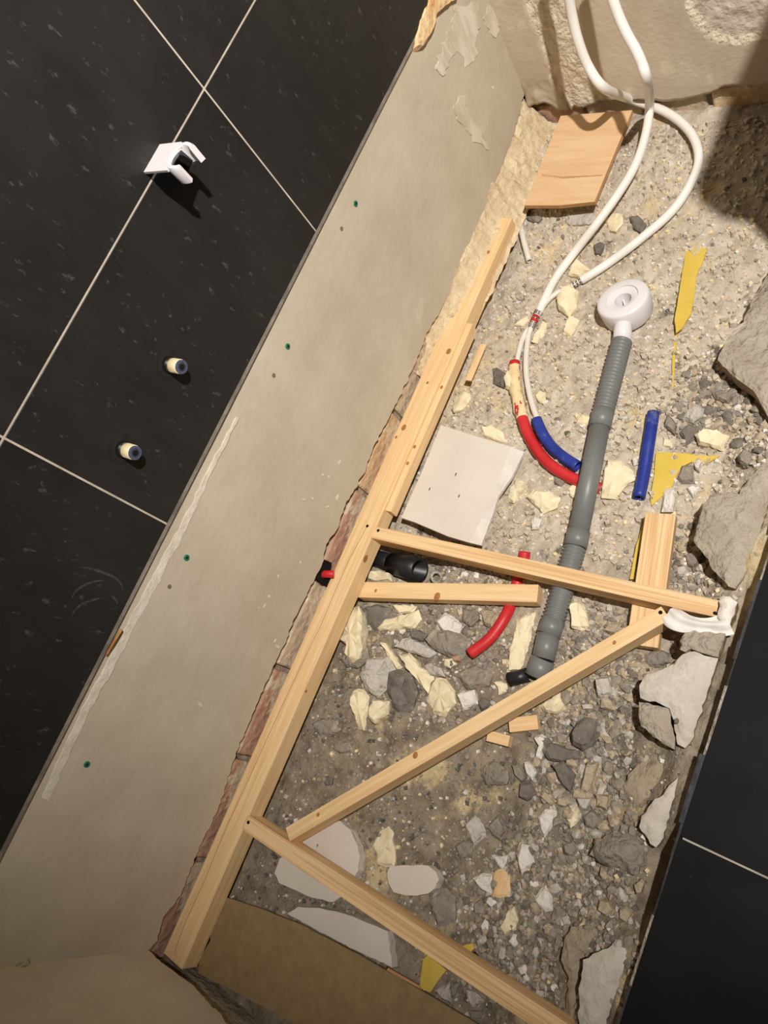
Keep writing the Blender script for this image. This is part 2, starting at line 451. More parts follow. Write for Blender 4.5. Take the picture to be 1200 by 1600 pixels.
bot.sort(key=lambda p: p.x)
bot = [Vector((XN, 0.008, bot[0].z))] + bot + [Vector((XF, 0.008, bot[-1].z))]
vs, fs = [], []
NZ = 12
for p in bot:
    for j in range(NZ + 1):
        t = j / NZ; z = p.z + (TB - 0.004 - p.z) * t
        wav = 0.0016 * fbm(p.x, z, 5, 3, 7.0)
        vs.append((p.x, 0.008 + wav, z))
    vs.append((p.x, 0.035, p.z))
nn = NZ + 2
for i in range(len(bot) - 1):
    for j in range(NZ): fs.append((i * nn + j, (i + 1) * nn + j, (i + 1) * nn + j + 1, i * nn + j + 1))
    fs.append((i * nn, i * nn + NZ + 1, (i + 1) * nn + NZ + 1, (i + 1) * nn))
o = mesh('plaster_band', vs, fs, M['plaster'], wl, smooth=False)
tag(o, 'bare grey beige plaster band below the tiles')
vs, fs = [], []
for i in range(111):
    x = 0.66 + (XF + 0.01 - 0.66) * i / 110
    for j in range(13):
        t = j / 12
        g_ = sm(x, 0.66, 0.95)
        y = 0.026 - (0.03 + 0.05 * g_) * t; z = (0.07 + 0.055 * g_) * (1 - t) ** 1.3 - 0.02 * t + 0.03 * g_ * t
        k_ = 0.010 * fbm(x, y * 2, 22, 4, 4.0) + 0.006 * fbm(x, y * 2, 60, 3, 6.0)
        vs.append((x, y - abs(k_) * 0.7 * (1 - t), z + k_))
for i in range(110):
    for j in range(12): fs.append((i * 13 + j, (i + 1) * 13 + j, (i + 1) * 13 + j + 1, i * 13 + j + 1))
o = mesh('mortar_fillet', vs, fs, M['fillet'], wl); tag(o, 'crumbling cream mortar along the foot of the wall')
# tiles
GX = [XN - 0.45, -0.512 - 0.0, 0.081, 0.674, 1.267, XF]
GZ = [TB, 0.827, 1.130, 1.433, 1.736, 2.039, 2.342, 2.45]
box('grout_bed', (XN, 0.0012, TB), (XF, 0.036, 2.45), M['grout'], wl)
for zi in range(len(GZ) - 1):
    for xi in range(len(GX) - 1):
        x0, x1 = max(GX[xi], XN) + 0.0016, GX[xi + 1] - 0.0016
        if x1 - x0 < 0.02: continue
        box('tile', (x0, 0.0, GZ[zi] + (0.0016 if zi else 0)), (x1, 0.008, GZ[zi + 1] - 0.0016), M['tile'], wl, bev=0.0007)
o = box('tile_edge_strip', (XN, 0.001, TB - 0.008), (XF, 0.03, TB - 0.0005), M['edge_grey'], wl)
# whitish filler ridge left along the lower part of the tile edge
def wall_blob(name, poly, mat, proud, parent=wl, y=0.008, step=5, amp=1.2, shrink=0.1):
    pp = rough_line(poly, step, amp, poly[0][0] * 0.1, closed=True)
    pts = [Wp(a, b, y) for a, b in pp]
    n = len(pts); c = sum(pts, Vector()) / n
    vs = [Vector((p.x, y + 0.003, p.z)) for p in pts] + [Vector((p.x + (c.x - p.x) * shrink, y - proud, p.z + (c.z - p.z) * shrink)) for p in pts]
    fs = [(i, (i + 1) % n, n + (i + 1) % n, n + i) for i in range(n)] + [tuple(range(n, 2 * n))]
    return mesh(name, vs, fs, mat, parent, origin=c)
ridge_u = [(370, 652), (350, 690), (333, 722), (312, 762), (291, 806), (268, 848), (250, 880), (226, 925), (205, 965), (185, 1005), (160, 1050), (130, 1105), (95, 1180), (66, 1246)]
L_, R_ = [], []
for i, (a, b) in enumerate(rough_line(ridge_u, 12, 1.2, 3.0)):
    w = 3 + 7 * min(1, i / 18) + 3.0 * noise.noise(Vector((i * 0.35, 0, 1.0)))
    L_.append((a - 1, b)); R_.append((a + w, b + w * 0.5))
wall_blob('filler_ridge', L_ + R_[::-1], M['white_smear'], 0.0010, amp=1.0, step=6, shrink=0.0)
for poly in ([(683, 95), (700, 55), (712, 12), (740, 4), (752, 30), (744, 60), (742, 96), (728, 104), (715, 82), (704, 92), (692, 118), (684, 112)],
             [(755, 30), (764, 8), (778, 26), (776, 58), (768, 50), (760, 44)],
             [(708, 170), (722, 150), (738, 190), (752, 200), (762, 236), (745, 222), (722, 196)]):
    wall_blob('plaster_smear', poly, M['smear'], 0.0020, step=4, amp=4.0, shrink=0.0)
for (fx, fy, l, w, an) in ((530, 722, 7, 3, 60), (505, 742, 4, 3, 10), (514, 745, 4, 2, 100), (527, 777, 9, 3, 70), (512, 792, 5, 3, 40), (475, 781, 6, 2, 10), (488, 779, 4, 3, 80),
                           (434, 900, 7, 3, 80), (469, 879, 4, 3, 70), (420, 931, 6, 4, 150), (413, 946, 8, 3, 60), (434, 1010, 8, 4, 130), (430, 1001, 6, 2, 60), (404, 949, 4, 2, 0),
                           (312, 1100, 10, 5, 130), (615, 118, 6, 3, 130), (770, 137, 5, 5, 0)):
    ca, sa = math.cos(math.radians(an)), math.sin(math.radians(an))
    wall_blob('plaster_fleck', [(fx + ca * l * 0.6, fy - sa * l * 0.6), (fx - sa * w * 0.6, fy - ca * w * 0.6), (fx - ca * l * 0.6, fy + sa * l * 0.6), (fx + sa * w * 0.6, fy + ca * w * 0.6)],
              M['white_smear'], 0.0012, step=3, amp=0.8)
for (hx, hy) in ((533, 357), (427, 586), (264, 916)):
    c = Wp(hx, hy, 0.008)
    tube('screw_hole', [c + Vector((0, -0.0022, 0)), c + Vector((0, 0.01, 0))], 0.0036, M['hole_dust'], wl, seg=10)
# chalky curved scuffs on the tile
for arc in ([(111, 936), (118, 924), (132, 914), (150, 908), (166, 907)], [(110, 966), (118, 952), (130, 943), (146, 937), (162, 934)], [(172, 930), (180, 936), (184, 944)],
            [(120, 886), (140, 888), (165, 896), (186, 908), (193, 925)]):
    pts = [Wp(a, b, 0.0) for a, b in arc]
    q = spline(pts, 4); vs = []; fs = []
    for i, p in enumerate(q):
        t = (q[min(i + 1, len(q) - 1)] - q[max(i - 1, 0)]).normalized(); s = Vector((-t.z, 0, t.x)) * (0.0022 * math.sin(math.pi * (i + 0.6) / (len(q) + 0.2)))
        vs += [p + s + Vector((0, -0.0003, 0)), p - s + Vector((0, -0.0003, 0))]
        if i: fs.append((2 * i - 2, 2 * i - 1, 2 * i + 1, 2 * i))
    mesh('chalk_scuff', vs, fs, M['chalk'] if 'chalk' in M else M.setdefault('chalk', material('chalk_scuff', (70, 69, 66), (46, 45, 43), 120, 0.8)), wl)

# ---- far end wall with chased channel and broken foot
def far_depth(y, z):
    d = 0.0
    # ragged chase running down behind the hoses
    yc = -0.118 - 0.02 * sm(0.22 - z, 0.0, 0.12)
    w = 0.050 + 0.018 * fbm(y, z, 9, 3, 1.0)
    ch = 1 - sm(abs(y - yc), w * 0.85, w)
    d += ch * (0.007 + 0.007 * fbm(y, z, 26, 4, 2.0))
    # round scraped patch
    q = math.hypot((y + 0.51) / 1.05, z - 0.30) + 0.008 * fbm(y, z, 14, 2, 4.0)
    d += (1 - sm(q, 0.100, 0.108)) * (0.007 + 0.003 * fbm(y, z, 40, 3, 6.0))
    # loose chipped zone at the foot beside the corner
    if z < 0.2: d += (1 - sm(z, 0.10, 0.2)) * sm(y, -0.10, -0.04) * (0.003 + 0.008 * fbm(y, z, 30, 3, 8.0))
    d += 0.0012 * fbm(y, z, 8, 3, 3.0)
    return d, ch
foot_px = rough_line([(812, 150), (822, 168), (840, 164), (850, 160), (872, 172), (905, 172), (930, 165), (945, 158), (1000, 157), (1050, 158), (1085, 153), (1112, 146), (1132, 134), (1160, 135), (1205, 131), (1300, 124)], 6, 1.5, 6.0)
foot = sorted([(Ep(a, b, XF).y, Ep(a, b, XF).z) for a, b in foot_px])
def foot_z(y):
    if y <= foot[0][0]: return foot[0][1]
    for (a, za), (b, zb) in zip(foot, foot[1:]):
        if a <= y <= b: return za + (zb - za) * ((y - a) / max(b - a, 1e-6))
    return foot[-1][1]
wb = box('wall_back', (XF + 0.034, -2.3, -0.12), (XF + 0.2, 0.2, 2.45), M['mortar_joint']); tag(wb, kind='structure')
vs, fs = [], []
NY, NZ = 190, 90
ys = [0.012 - 1.05 * i / NY for i in range(NY + 1)]
for y in ys:
    fz = foot_z(y)
    for j in range(NZ + 1):
        z = fz + (0.75 - fz) * (j / NZ)
        d, _ = far_depth(y, z); vs.append((XF + d, y, z))
    vs.append((XF + 0.036, y, fz + 0.004))
nn = NZ + 2
for i in range(NY):
    for j in range(NZ): fs.append((i * nn + j, i * nn + j + 1, (i + 1) * nn + j + 1, (i + 1) * nn + j))
    fs.append((i * nn, (i + 1) * nn, (i + 1) * nn + NZ + 1, i * nn + NZ + 1))
o = mesh('plaster_face', vs, fs, M['plaster_far'], wb)
o.data.materials.append(M['plaster_raw']); o.data.materials.append(M['patch'])
for p in o.data.polygons:
    c = o.matrix_world @ p.center
    _, ch = far_depth(c.y, c.z)
    q = math.hypot((c.y + 0.51) / 1.05, c.z - 0.30) + 0.008 * fbm(c.y, c.z, 14, 2, 4.0)
    if ch > 0.3: p.material_index = 1
    elif q < 0.094: p.material_index = 2
    elif q < 0.112: p.material_index = 1
    p.use_smooth = True
tag(o, 'chipped beige plaster with a ragged chase and a round scraped patch')
box('plaster_upper', (XF + 0.0, -2.3, 0.75), (XF + 0.036, 0.036, 2.45), M['plaster_far'], wb)
box('plaster_side', (XF + 0.001, -2.3, 0.086), (XF + 0.036, -1.036, 0.75), M['plaster_far'], wb)
for i in range(6):
    y1 = 0.02 - i * 0.145; 
    box('brick', (XF + 0.016 + brr.uniform(-0.002, 0.005), y1 - 0.135, 0.022), (XF + 0.06, y1, 0.078), M['brick'][(0, 2, 2, 1, 2, 2)[i]], wb, bev=0.004)
    box('brick', (XF + 0.018 + brr.uniform(-0.002, 0.005), y1 - 0.20, 0.088), (XF + 0.06, y1 - 0.065, 0.145), M['brick'][(2, 2, 1, 2, 2, 2)[i]], wb, bev=0.004)

# ---- near end wall
wf = box('wall_front', (XN - 0.2, -2.3, -0.12), (XN - 0.03, 0.2, 2.45), M['mortar_joint']); tag(wf, kind='structure')
npx = rough_line([(232, 1485), (240, 1492), (252, 1504), (268, 1514), (285, 1528), (300, 1538), (312, 1550), (328, 1570), (342, 1580), (352, 1597), (372, 1620), (420, 1680), (500, 1790)], 5, 1.6, 8.0)
nf = sorted([(Ep(a, b, XN).y, Ep(a, b, XN).z) for a, b in npx], reverse=True)
vs, fs = [], []
nf = [(0.012, nf[0][1])] + [q for q in nf if q[0] < 0.01]
nf.append((-2.3, 0.085))
for y, z in nf: vs += [(XN, y, z), (XN, y, 2.45), (XN - 0.035, y, z + 0.003)]
for i in range(len(nf) - 1): fs += [(3 * i, 3 * i + 3, 3 * i + 4, 3 * i + 1), (3 * i, 3 * i + 2, 3 * i + 5, 3 * i + 3)]
o = mesh('plaster_face', vs, fs, M['plaster'], wf); tag(o, 'plain grey beige plaster with a broken lower edge')

# ---- rest of the room, outside the picture
ce = box('ceiling', (XN - 0.2, -2.3, 2.45), (XF + 0.2, 0.2, 2.55), M['ceiling']); tag(ce, kind='structure')
wr = box('wall_right', (XN - 0.2, -2.45, -0.12), (XF + 0.2, -2.3, 2.55), M['ceiling']); tag(wr, kind='structure')

# ---- rubble floor of the opened up shower area
vs, fs = [], []
dx = 0.0045
NX_, NY_ = int((XF + 0.06 - XN) / dx), int(0.875 / dx)
for i in range(NX_ + 1):
    for j in range(NY_ + 1):
        x = XN - 0.03 + i * dx; y = 0.036 - j * dx
        vs.append((x, y, ground(x, y)))
for i in range(NX_):
    for j in range(NY_):
        a = i * (NY_ + 1) + j; fs.append((a, a + 1, a + NY_ + 2, a + NY_ + 1))
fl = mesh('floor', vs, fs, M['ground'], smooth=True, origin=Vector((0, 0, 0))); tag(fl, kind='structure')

# ---- tiled floor on its screed
fu = box('floor_upper', (XN - 0.1, -2.3, -0.12), (XF + 0.05, TE - 0.012, ZT - 0.010), M['screed_side']); tag(fu, kind='structure')
fgx = [XN, -0.640, -0.040, 0.560, 1.160, XF]
fgy = [TE, -1.395, -1.995, -2.3]
box('grout_bed', (XN, -2.3, ZT - 0.011), (XF, TE - 0.012, ZT - 0.0012), M['grout'], fu)
for i in range(len(fgx) - 1):
    for j in range(len(fgy) - 1):
        x0, x1 = fgx[i] + 0.0014, fgx[i + 1] - 0.0014
        if x1 - x0 < 0.03: continue
        box('tile', (x0, fgy[j + 1] + 0.0014, ZT - 0.009), (x1, fgy[j] - 0.0014 - (0.006 if j == 0 else 0), ZT), M['floor_tile'], fu, bev=0.0007)
# worn sloping edge of the first tile row, in pieces with chips
er = random.Random(5); x = XN
while x < XF - 0.01:
    L = min(er.uniform(0.03, 0.12), XF - x)
    w = er.uniform(0.003, 0.009)
    yb = TE - 0.0074
    vs = [(x, yb, ZT - 0.0008), (x + L, yb, ZT - 0.0008), (x + L, yb + w, ZT - 0.0055), (x, yb + w * er.uniform(.7, 1.1), ZT - 0.0055), (x, yb, ZT - 0.012), (x + L, yb, ZT - 0.012), (x + L, yb + w, ZT - 0.012), (x, yb + w, ZT - 0.012)]
    mesh('tile_edge', vs, BOXF, M['tile_edge'] if er.random() > 0.18 else M['stone'][2], fu)
    x += L

# ================================================================== TIMBER
ZB = 0.048                                   # tops of the frame battens
def knot(parent, px, py, z=None, y=None, r=0.005):
    c = P(px, py, z) if z is not None else Wp(px, py, y)
    n = Vector((0, 0, 1)) if z is not None else Vector((0, -1, 0))
    t = Vector((1, 0, 0)); s = n.cross(t)
    vs = [c + n * 0.0004 + (t * math.cos(a * math.pi / 5) * r * 1.3 + s * math.sin(a * math.pi / 5) * r) for a in range(10)]
    return prism('knot', vs, 0.003, M['knot'], parent, normal=n)
def screw(parent, px, py, z, r=0.0035):
    c = P(px, py, z)
    return tube('screw', [c + Vector((0, 0, 0.0006)), c - Vector((0, 0, 0.008))], r, M['dark_hole'], parent, seg=10)
A = beam('wall_batten', P(269, 1502, ZB), P(784, 340, ZB), 0.057, 0.045, M['wood'], bev=0.0022)
tag(A, 'long pale pine batten fixed along the foot of the plastered wall', 'timber')
for (a, b, r) in ((701, 549, 0.006), (662, 556, .003), (668, 598, .003), (631, 668, 0.006), (619, 683, .003), (763, 394, .004)): knot(A, a, b, ZB + 0.0002, r=r)
ay = lambda px, py: None
for (a, b, r) in ((571, 873, 0.007), (436, 1150, 0.009), (436, 1172, .0035), (478, 1080, .003), (328, 1401, .006)):
    u = (P(784, 340, ZB) - P(269, 1502, ZB)).normalized(); s = Vector((u.y, -u.x, 0))
    q0 = P(269, 1502, ZB) + s * 0.0285
    d = ray(a, b); t = (q0 - CAM).dot(s) / d.dot(s); c = CAM + d * t
    vs = [c + s * 0.0005 + u * math.cos(i * math.pi / 5) * r * 1.3 + Vector((0, 0, 1)) * math.sin(i * math.pi / 5) * r for i in range(10)]
    if ZB - 0.042 < c.z - r and c.z + r < ZB: prism('knot', vs, 0.003, M['knot'], A, normal=s)
# long drying crack in its top
cr = [P(a, b, ZB) for a, b in ((574, 822), (545, 876), (519, 935), (500, 980), (468, 1046), (446, 1092), (420, 1148), (390, 1215), (355, 1290), (320, 1375), (290, 1440), (272, 1490))]
vs, fs = [], []
for i, p in enumerate(cr):
    wv = Vector((0, 0.0007, 0)); vs += [p + wv + Vector((0, 0, 0.0004)), p - wv + Vector((0, 0, 0.0004))]
    if i: fs.append((2 * i - 2, 2 * i - 1, 2 * i + 1, 2 * i))
mesh('crack', vs, fs, M['crackm'] if 'crackm' in M else M.setdefault('crackm', material('wood_crack', (170, 130, 88), rough=0.9)), A)
screw(A, 574, 822, ZB)

C = beam('short_batten', P(604, 798, ZB - 0.007), P(732, 505, ZB - 0.007), 0.023, 0.030, M['wood'])
tag(C, 'short narrow batten screwed to the front of the long wall batten', 'timber')
for (a, b) in ((690, 605), (648, 698), (637, 724)): knot(C, a, b, ZB - 0.0068, r=0.0035)
La = beam('wood_lath', P(755, 537, -0.008), P(731, 594, -0.008), 0.016, 0.006, M['wood'])
tag(La, 'thin pale lath lying on the rubble beside the short batten end', 'timber')
D = beam('cross_batten', P(583, 831, ZB), P(1121, 951, ZB), 0.029, 0.045, M['wood_grain'])
tag(D, 'pine cross batten running from the wall batten over the grey waste pipe', 'timber')
screw(D, 591, 829, ZB); screw(D, 1117, 958, ZB, 0.003)
Fb = beam('cross_batten', P(382, 1284, ZB), P(902, 1631, ZB), 0.031, 0.045, M['wood_grain'])
tag(Fb, 'strongly grained cross batten above the brown hardboard sheet', 'timber')
screw(Fb, 388, 1285, ZB); 
Eb = beam('diagonal_batten', P(449, 1304, ZB - 0.001), P(1040, 957, ZB - 0.001), 0.027, 0.042, M['wood'])
tag(Eb, 'diagonal pine brace batten resting above the rubble heap', 'timber')
screw(Eb, 1032, 957, ZB - 0.001); knot(Eb, 649, 1180, ZB - 0.0008, r=.005); knot(Eb, 497, 1273, ZB - 0.0008, r=.003); knot(Eb, 1018, 1000 - 2, ZB - 0.0008, r=.002) if False else None
knot(Eb, 960, 1004, ZB - 0.0008, r=.003)
Gb = beam('stub_batten', P(561, 921, -0.001), P(840, 927, -0.001), 0.036, 0.030, M['wood'])
tag(Gb, 'short batten stub below the cross batten with a sawn end near the pipe', 'timber')
knot(Gb, 683, 932, -0.0008, r=.007); knot(Gb, 587, 923, -0.0008, r=.003)
Hb = beam('support_batten', P(1032, 802, -0.0005), P(1003, 1009, -0.0005), 0.054, 0.024, M['wood_grain'])
tag(Hb, 'flat wide batten lying under the crossing of two frame battens', 'timber')
tube('screw_hole', [P(1010, 994, 0.0) + Vector((0, 0, .0004)), P(1010, 994, -0.006)], 0.004, M['dark_hole'], Hb, seg=10)
for nm, pa, pb, w, h, lab in (('wood_offcut', (795, 1133), (840, 1128), 0.026, 0.018, 'small pine offcut block beside the diagonal brace, upper of two'),
                              ('wood_offcut', (761, 1149), (795, 1158), 0.020, 0.016, 'small pine offcut block beside the diagonal brace, lower of two')):
    ga, gb = G(*pa, h), G(*pb, h); gb.z = ga.z = max(ga.z, gb.z)
    ga, gb = P(*pa, ga.z), P(*pb, gb.z)
    o = beam(nm, ga, gb, w, h + 0.004, M['wood'], bev=0.001); tag(o, lab, 'wood', 'pine offcuts')

# plywood sheet
zp = 0.075
corners = [(876, 181, 0.088), (988, 172, 0.088), (929, 315, 0.055), (874, 321, 0.055), (819, 321, 0.055)]
pts = [P(a, b, z) for a, b, z in corners]
u = (pts[1] - pts[0]).normalized(); v = (pts[0] - pts[4]); nrm = u.cross(v).normalized()
if nrm.z < 0: nrm = -nrm
basis = Matrix((u, nrm.cross(u), nrm)).transposed()
ply = prism('plywood_sheet', pts, 0.012, M['ply'], normal=nrm, side_mat=M['ply_edge'], basis=basis)
tag(ply, 'small sheet of orange toned plywood lying in the far corner', 'board')
pts = [P(a, b, z) + nrm * 0.0004 for a, b, z in ((838, 272, 0.066), (880, 276, 0.0655), (942, 273, 0.0645), (941, 275, 0.064), (880, 278.5, 0.065), (838, 274, 0.0655))]
mesh('grain_line', pts, [tuple(range(6))], M['ply_edge'], ply)
# hardboard sheet
pts = [P(a, b, 0.004) for a, b in rough_line([(337, 1404), (352, 1402), (400, 1417), (470, 1445), (560, 1492), (650, 1543), (745, 1600), (790, 1630), (590, 1662), (455, 1597), (380, 1556), (309, 1521), (312, 1498), (328, 1470), (330, 1440)], 14, 0.5, 3.0, closed=True)]
o = prism('hardboard_sheet', pts, 0.006, M['mdf']); tag(o, 'brown hardboard sheet in the near corner below the grained cross batten', 'board')
vs = [P(a, b, 0.0045) for a, b in ((658, 1546), (655, 1540), (606, 1512), (604, 1516))]
prism('frayed_edge', vs, 0.003, M['ply_edge'], o)

# plasterboard pieces
pb = prism('plasterboard_piece', [P(a, b, 0.008) for a, b in ((689, 664), (745, 682), (798, 698), (770, 775), (734, 848), (700, 838), (648, 816), (627, 809), (660, 735))], 0.012, M['board'], side_mat=M['board_core'])
tag(pb, 'large pale plasterboard piece lying beside the short batten', 'board')
prism('tapered_edge', [P(798, 698, 0.0079), P(819, 706, 0.001), P(800, 745, 0.001), P(779, 775, 0.001), P(772, 798, 0.001), P(752, 852, 0.001), P(734, 848, 0.0079), P(770, 775, 0.0079)], 0.008, M['board_core'], pb, side_mat=M['board_core'])
for (a, b, an) in ((712, 741, 0), (671, 764, 20), (717, 775, 20)):
    c = P(a, b, 0.0085); vs = [c + Vector((0.004 * math.cos(t), 0.0018 * math.sin(t), 0)) for t in [i * math.pi / 4 for i in range(8)]]
    prism('nail_mark', vs, 0.003, M['stone'][1], pb)
for poly, z, th, lab in (([(429, 1364), (437, 1342), (458, 1326), (480, 1308), (510, 1289), (530, 1283), (548, 1296), (556, 1315), (562, 1336), (560, 1360), (552, 1374), (540, 1398), (520, 1410), (480, 1400), (455, 1388), (436, 1380)], -0.012, 0.010, 'rounded plasterboard piece under the lower end of the diagonal brace'),
                         ([(449, 1428), (466, 1417), (500, 1419), (540, 1428), (606, 1455), (613, 1511), (560, 1487), (500, 1456)], -0.014, 0.010, 'white plasterboard strip along the edge of the brown hardboard'),
                         ([(604, 1364), (609, 1354), (622, 1352), (668, 1352), (681, 1362), (685, 1374), (680, 1388), (669, 1396), (650, 1399), (632, 1399), (615, 1394), (607, 1380)], -0.014, 0.012, 'oval grey white plaster slab between the brace and the grained batten')):
    pts = [P(a, b, z) for a, b in rough_line(poly, 7, 0.9, poly[0][0] * 0.3, closed=True)]
    o = prism('plasterboard_piece', pts, th + 0.012, M['board'], side_mat=M['board_core']); tag(o, lab, 'board')
c = P(496, 1321, -0.0115); prism('nail_mark', [c + Vector((0.003 * math.cos(i), 0.0016 * math.sin(i), 0)) for i in range(6)], 0.003, M['stone'][1], bpy.data.objects['plasterboard_piece.001'])

# ================================================================== ON THE WALL
# shower head holder
hp = Wp(258, 262, 0.0)
def WL(px, py, out):                         # a place standing off the tiled wall
    return Wp(px, py, -out)
sh = empty('shower_holder', (hp.x, 0.0, hp.z)); tag(sh, 'white and chrome shower head holder on a tile joint', 'shower holder')
x0, x1 = 0.505, 0.553
HF = [(0, 1, 2, 3), (4, 5, 6, 7), (0, 4, 5, 1), (1, 5, 6, 2), (2, 6, 7, 3), (3, 7, 4, 0)]
body = [(x0, 0.0, 0.797), (x1, 0.0, 0.797), (x1 - .004, -0.056, 0.819), (x0 + .0005, -0.062, 0.819), (x0, 0.0, 0.8395), (x1, 0.0, 0.8395), (x1 - .002, -0.052, 0.8395), (x0 + .0005, -0.060, 0.8395)]
M['chrome_dark'] = material('smoked_chrome', (96, 96, 100), rough=0.10, metal=1.0)
o = mesh('bracket_body', body, HF, M['chrome_dark'], sh)
tag(o, 'dark chrome bracket body')
pl_ = [(x0 - .001, 0.0), (x1 + .001, 0.0), (x1 + .001, -0.050), (x1 - .006, -0.056)]
cx, cy = 0.5290, -0.063
pl_ += [(cx + math.cos(t) * 0.0168, cy + math.sin(t) * 0.0168) for t in [math.radians(20 + 14 * i) for i in range(11)]]
pl_ += [(x0 + .004, -0.060), (x0 - .001, -0.054)]
o = prism('cover_plate', [Vector((a, b, 0.8430)) for a, b in pl_], 0.0035, M['white_plastic'], sh)  # white colour stands in for the ceiling reflected in the top face
tag(o, 'top plate with the ceiling reflection painted white')
# open C shaped clip
vs, fs = [], []
seg = 24
for i in range(seg + 1):
    a = math.radians(-90 + 58) + math.radians(360 - 116) * i / seg
    for (r, z) in ((0.0245, 0.817), (0.0250, 0.8405), (0.0230, 0.8440), (0.0180, 0.8440), (0.0168, 0.842), (0.0160, 0.817)):
        vs.append((cx + math.cos(a) * r, cy + math.sin(a) * r, z - 0.004 * max(0, -math.sin(a))))
for i in range(seg):
    for k in range(6):
        fs.append((i * 6 + k, i * 6 + (k + 1) % 6, (i + 1) * 6 + (k + 1) % 6, (i + 1) * 6 + k))
fs += [tuple(range(6)), tuple(seg * 6 + k for k in range(6))]
o = mesh('clip', vs, fs, M['white_plastic'], sh, smooth=True); tag(o, 'white open ring clip')
o.data.set_sharp_from_angle(angle=math.radians(50))

# two tap connections in the tiles
def connector(px, py, lab):
    c = Wp(px, py, 0.0)
    e = empty('tap_connector', (c.x, 0.0, c.z)); tag(e, lab, 'pipe end', 'tap connections in the wall')
    def cyl(nm, y0, y1, r, mat, hollow=0.0, seg=18): return tube(nm, [Vector((c.x, y0, c.z)), Vector((c.x, y1, c.z))], r, mat, e, seg=seg, hollow=hollow)
    # smeared dark sealant rosette
    n = 40; vs = []
    for i in range(n):
        a = 2 * math.pi * i / n; r = 0.0235 + 0.0016 * math.sin(2 * a + px) + 0.001 * math.sin(5 * a)
        vs.append(Vector((c.x + math.cos(a) * r, -0.0006, c.z + math.sin(a) * r)))
    prism('sealant_rosette', vs, 0.002, M['sealant'], e, normal=Vector((0, -1, 0)))
    cyl('wall_hole', 0.004, -0.0010, 0.0145, M['dark_hole'])
    cyl('collar', 0.002, -0.010, 0.0118, M['chrome'])
    cyl('thread', -0.010, -0.030, 0.0112, M['tape_thread'])
    for k in range(5): cyl('thread_ridge', -0.0120 - k * 0.0036, -0.0132 - k * 0.0036, 0.0117, M['tape_thread'])
    cyl('rim', -0.030, -0.0325, 0.0108, M['blue_ring'], hollow=0.0)
    vs, fs = [], []
    for i in range(18):
        a = 2 * math.pi * i / 18
        for r, y in ((0.0070, -0.0326), (0.0056, -0.0326), (0.0052, -0.024)):
            vs.append((c.x + math.cos(a) * r, y, c.z + math.sin(a) * r))
    for i in range(18):
        j = (i + 1) % 18
        for k in range(2): fs.append((i * 3 + k, j * 3 + k, j * 3 + k + 1, i * 3 + k + 1))
    mesh('bore_lip', vs, fs, M['chrome'], e)
    cyl('bore', -0.0320, -0.0328, 0.0050, M['dark_hole'])
connector(264, 570, 'upper of two threaded tap connections standing out of the black tiles')
connector(192, 702, 'lower of two threaded tap connections standing out of the black tiles')

for (px, py, lab) in ((555, 318, 'green wall plug in the plaster, topmost of the four'), (449, 541, 'green wall plug in the plaster level with the tap connections'),
                      (291, 871, 'green wall plug in the plaster below the chalk scuffs on the tiles'), (135, 1194, 'green wall plug in the plaster, lowest of the four')):
    c = Wp(px, py, 0.008)
    o = tube('wall_plug', [c + Vector((0, -0.0022, 0)), c + Vector((0, 0.012, 0))], 0.0052, M['green'], seg=14)
    tube('bore', [c + Vector((0, -0.0025, 0)), c + Vector((0, 0.004, 0))], 0.0024, M['dark_hole'], o, seg=10)
    tag(o, lab, 'wall plug', 'green wall plugs')

# torn strip of old foam sealing at the tile edge
poly = rough_line([(643, 70), (650, 40), (664, 8), (672, -30), (720, -30), (716, -4), (700, 4), (690, 14), (680, 22), (678, 38), (672, 52), (666, 62), (660, 74), (655, 82), (646, 80)], 5, 2.0, 4.0, closed=True)
pts = [Wp(a, b, 0.002) for a, b in poly]; n = len(pts); c = sum(pts, Vector()) / n
vs = [Vector((q.x, 0.010, q.z)) for q in pts] + [Vector((q.x + (c.x - q.x) * .15, -0.002 - 0.003 * rnd.random(), q.z + (c.z - q.z) * .15)) for q in pts]
o = mesh('sealing_strip', vs, [(i, (i + 1) % n, n + (i + 1) % n, n + i) for i in range(n)] + [tuple(range(n, 2 * n))], M['rust'])
tag(o, 'torn orange and cream sealing strip stuck to the tile edge', 'sealing strip')
# splinter under the tile edge, and a root like crack filler at the near end
o = tube('wood_splinter', [Wp(190, 984, 0.0), Wp(180, 1000, -0.002), Wp(166, 1024, 0.004)], 0.0022, M['knot'], seg=6, n=4); tag(o, 'thin brown wood splinter caught under the tile edge', 'splinter')
o = tube('wall_crack', [Wp(44, 1502, 0.0075), Wp(30, 1510, 0.006), Wp(14, 1522, 0.007), Wp(0, 1540, 0.007), Wp(-20, 1570, 0.007)], 0.0035, M['mortar_joint'], wl, seg=6, n=5, jitter=0.5)

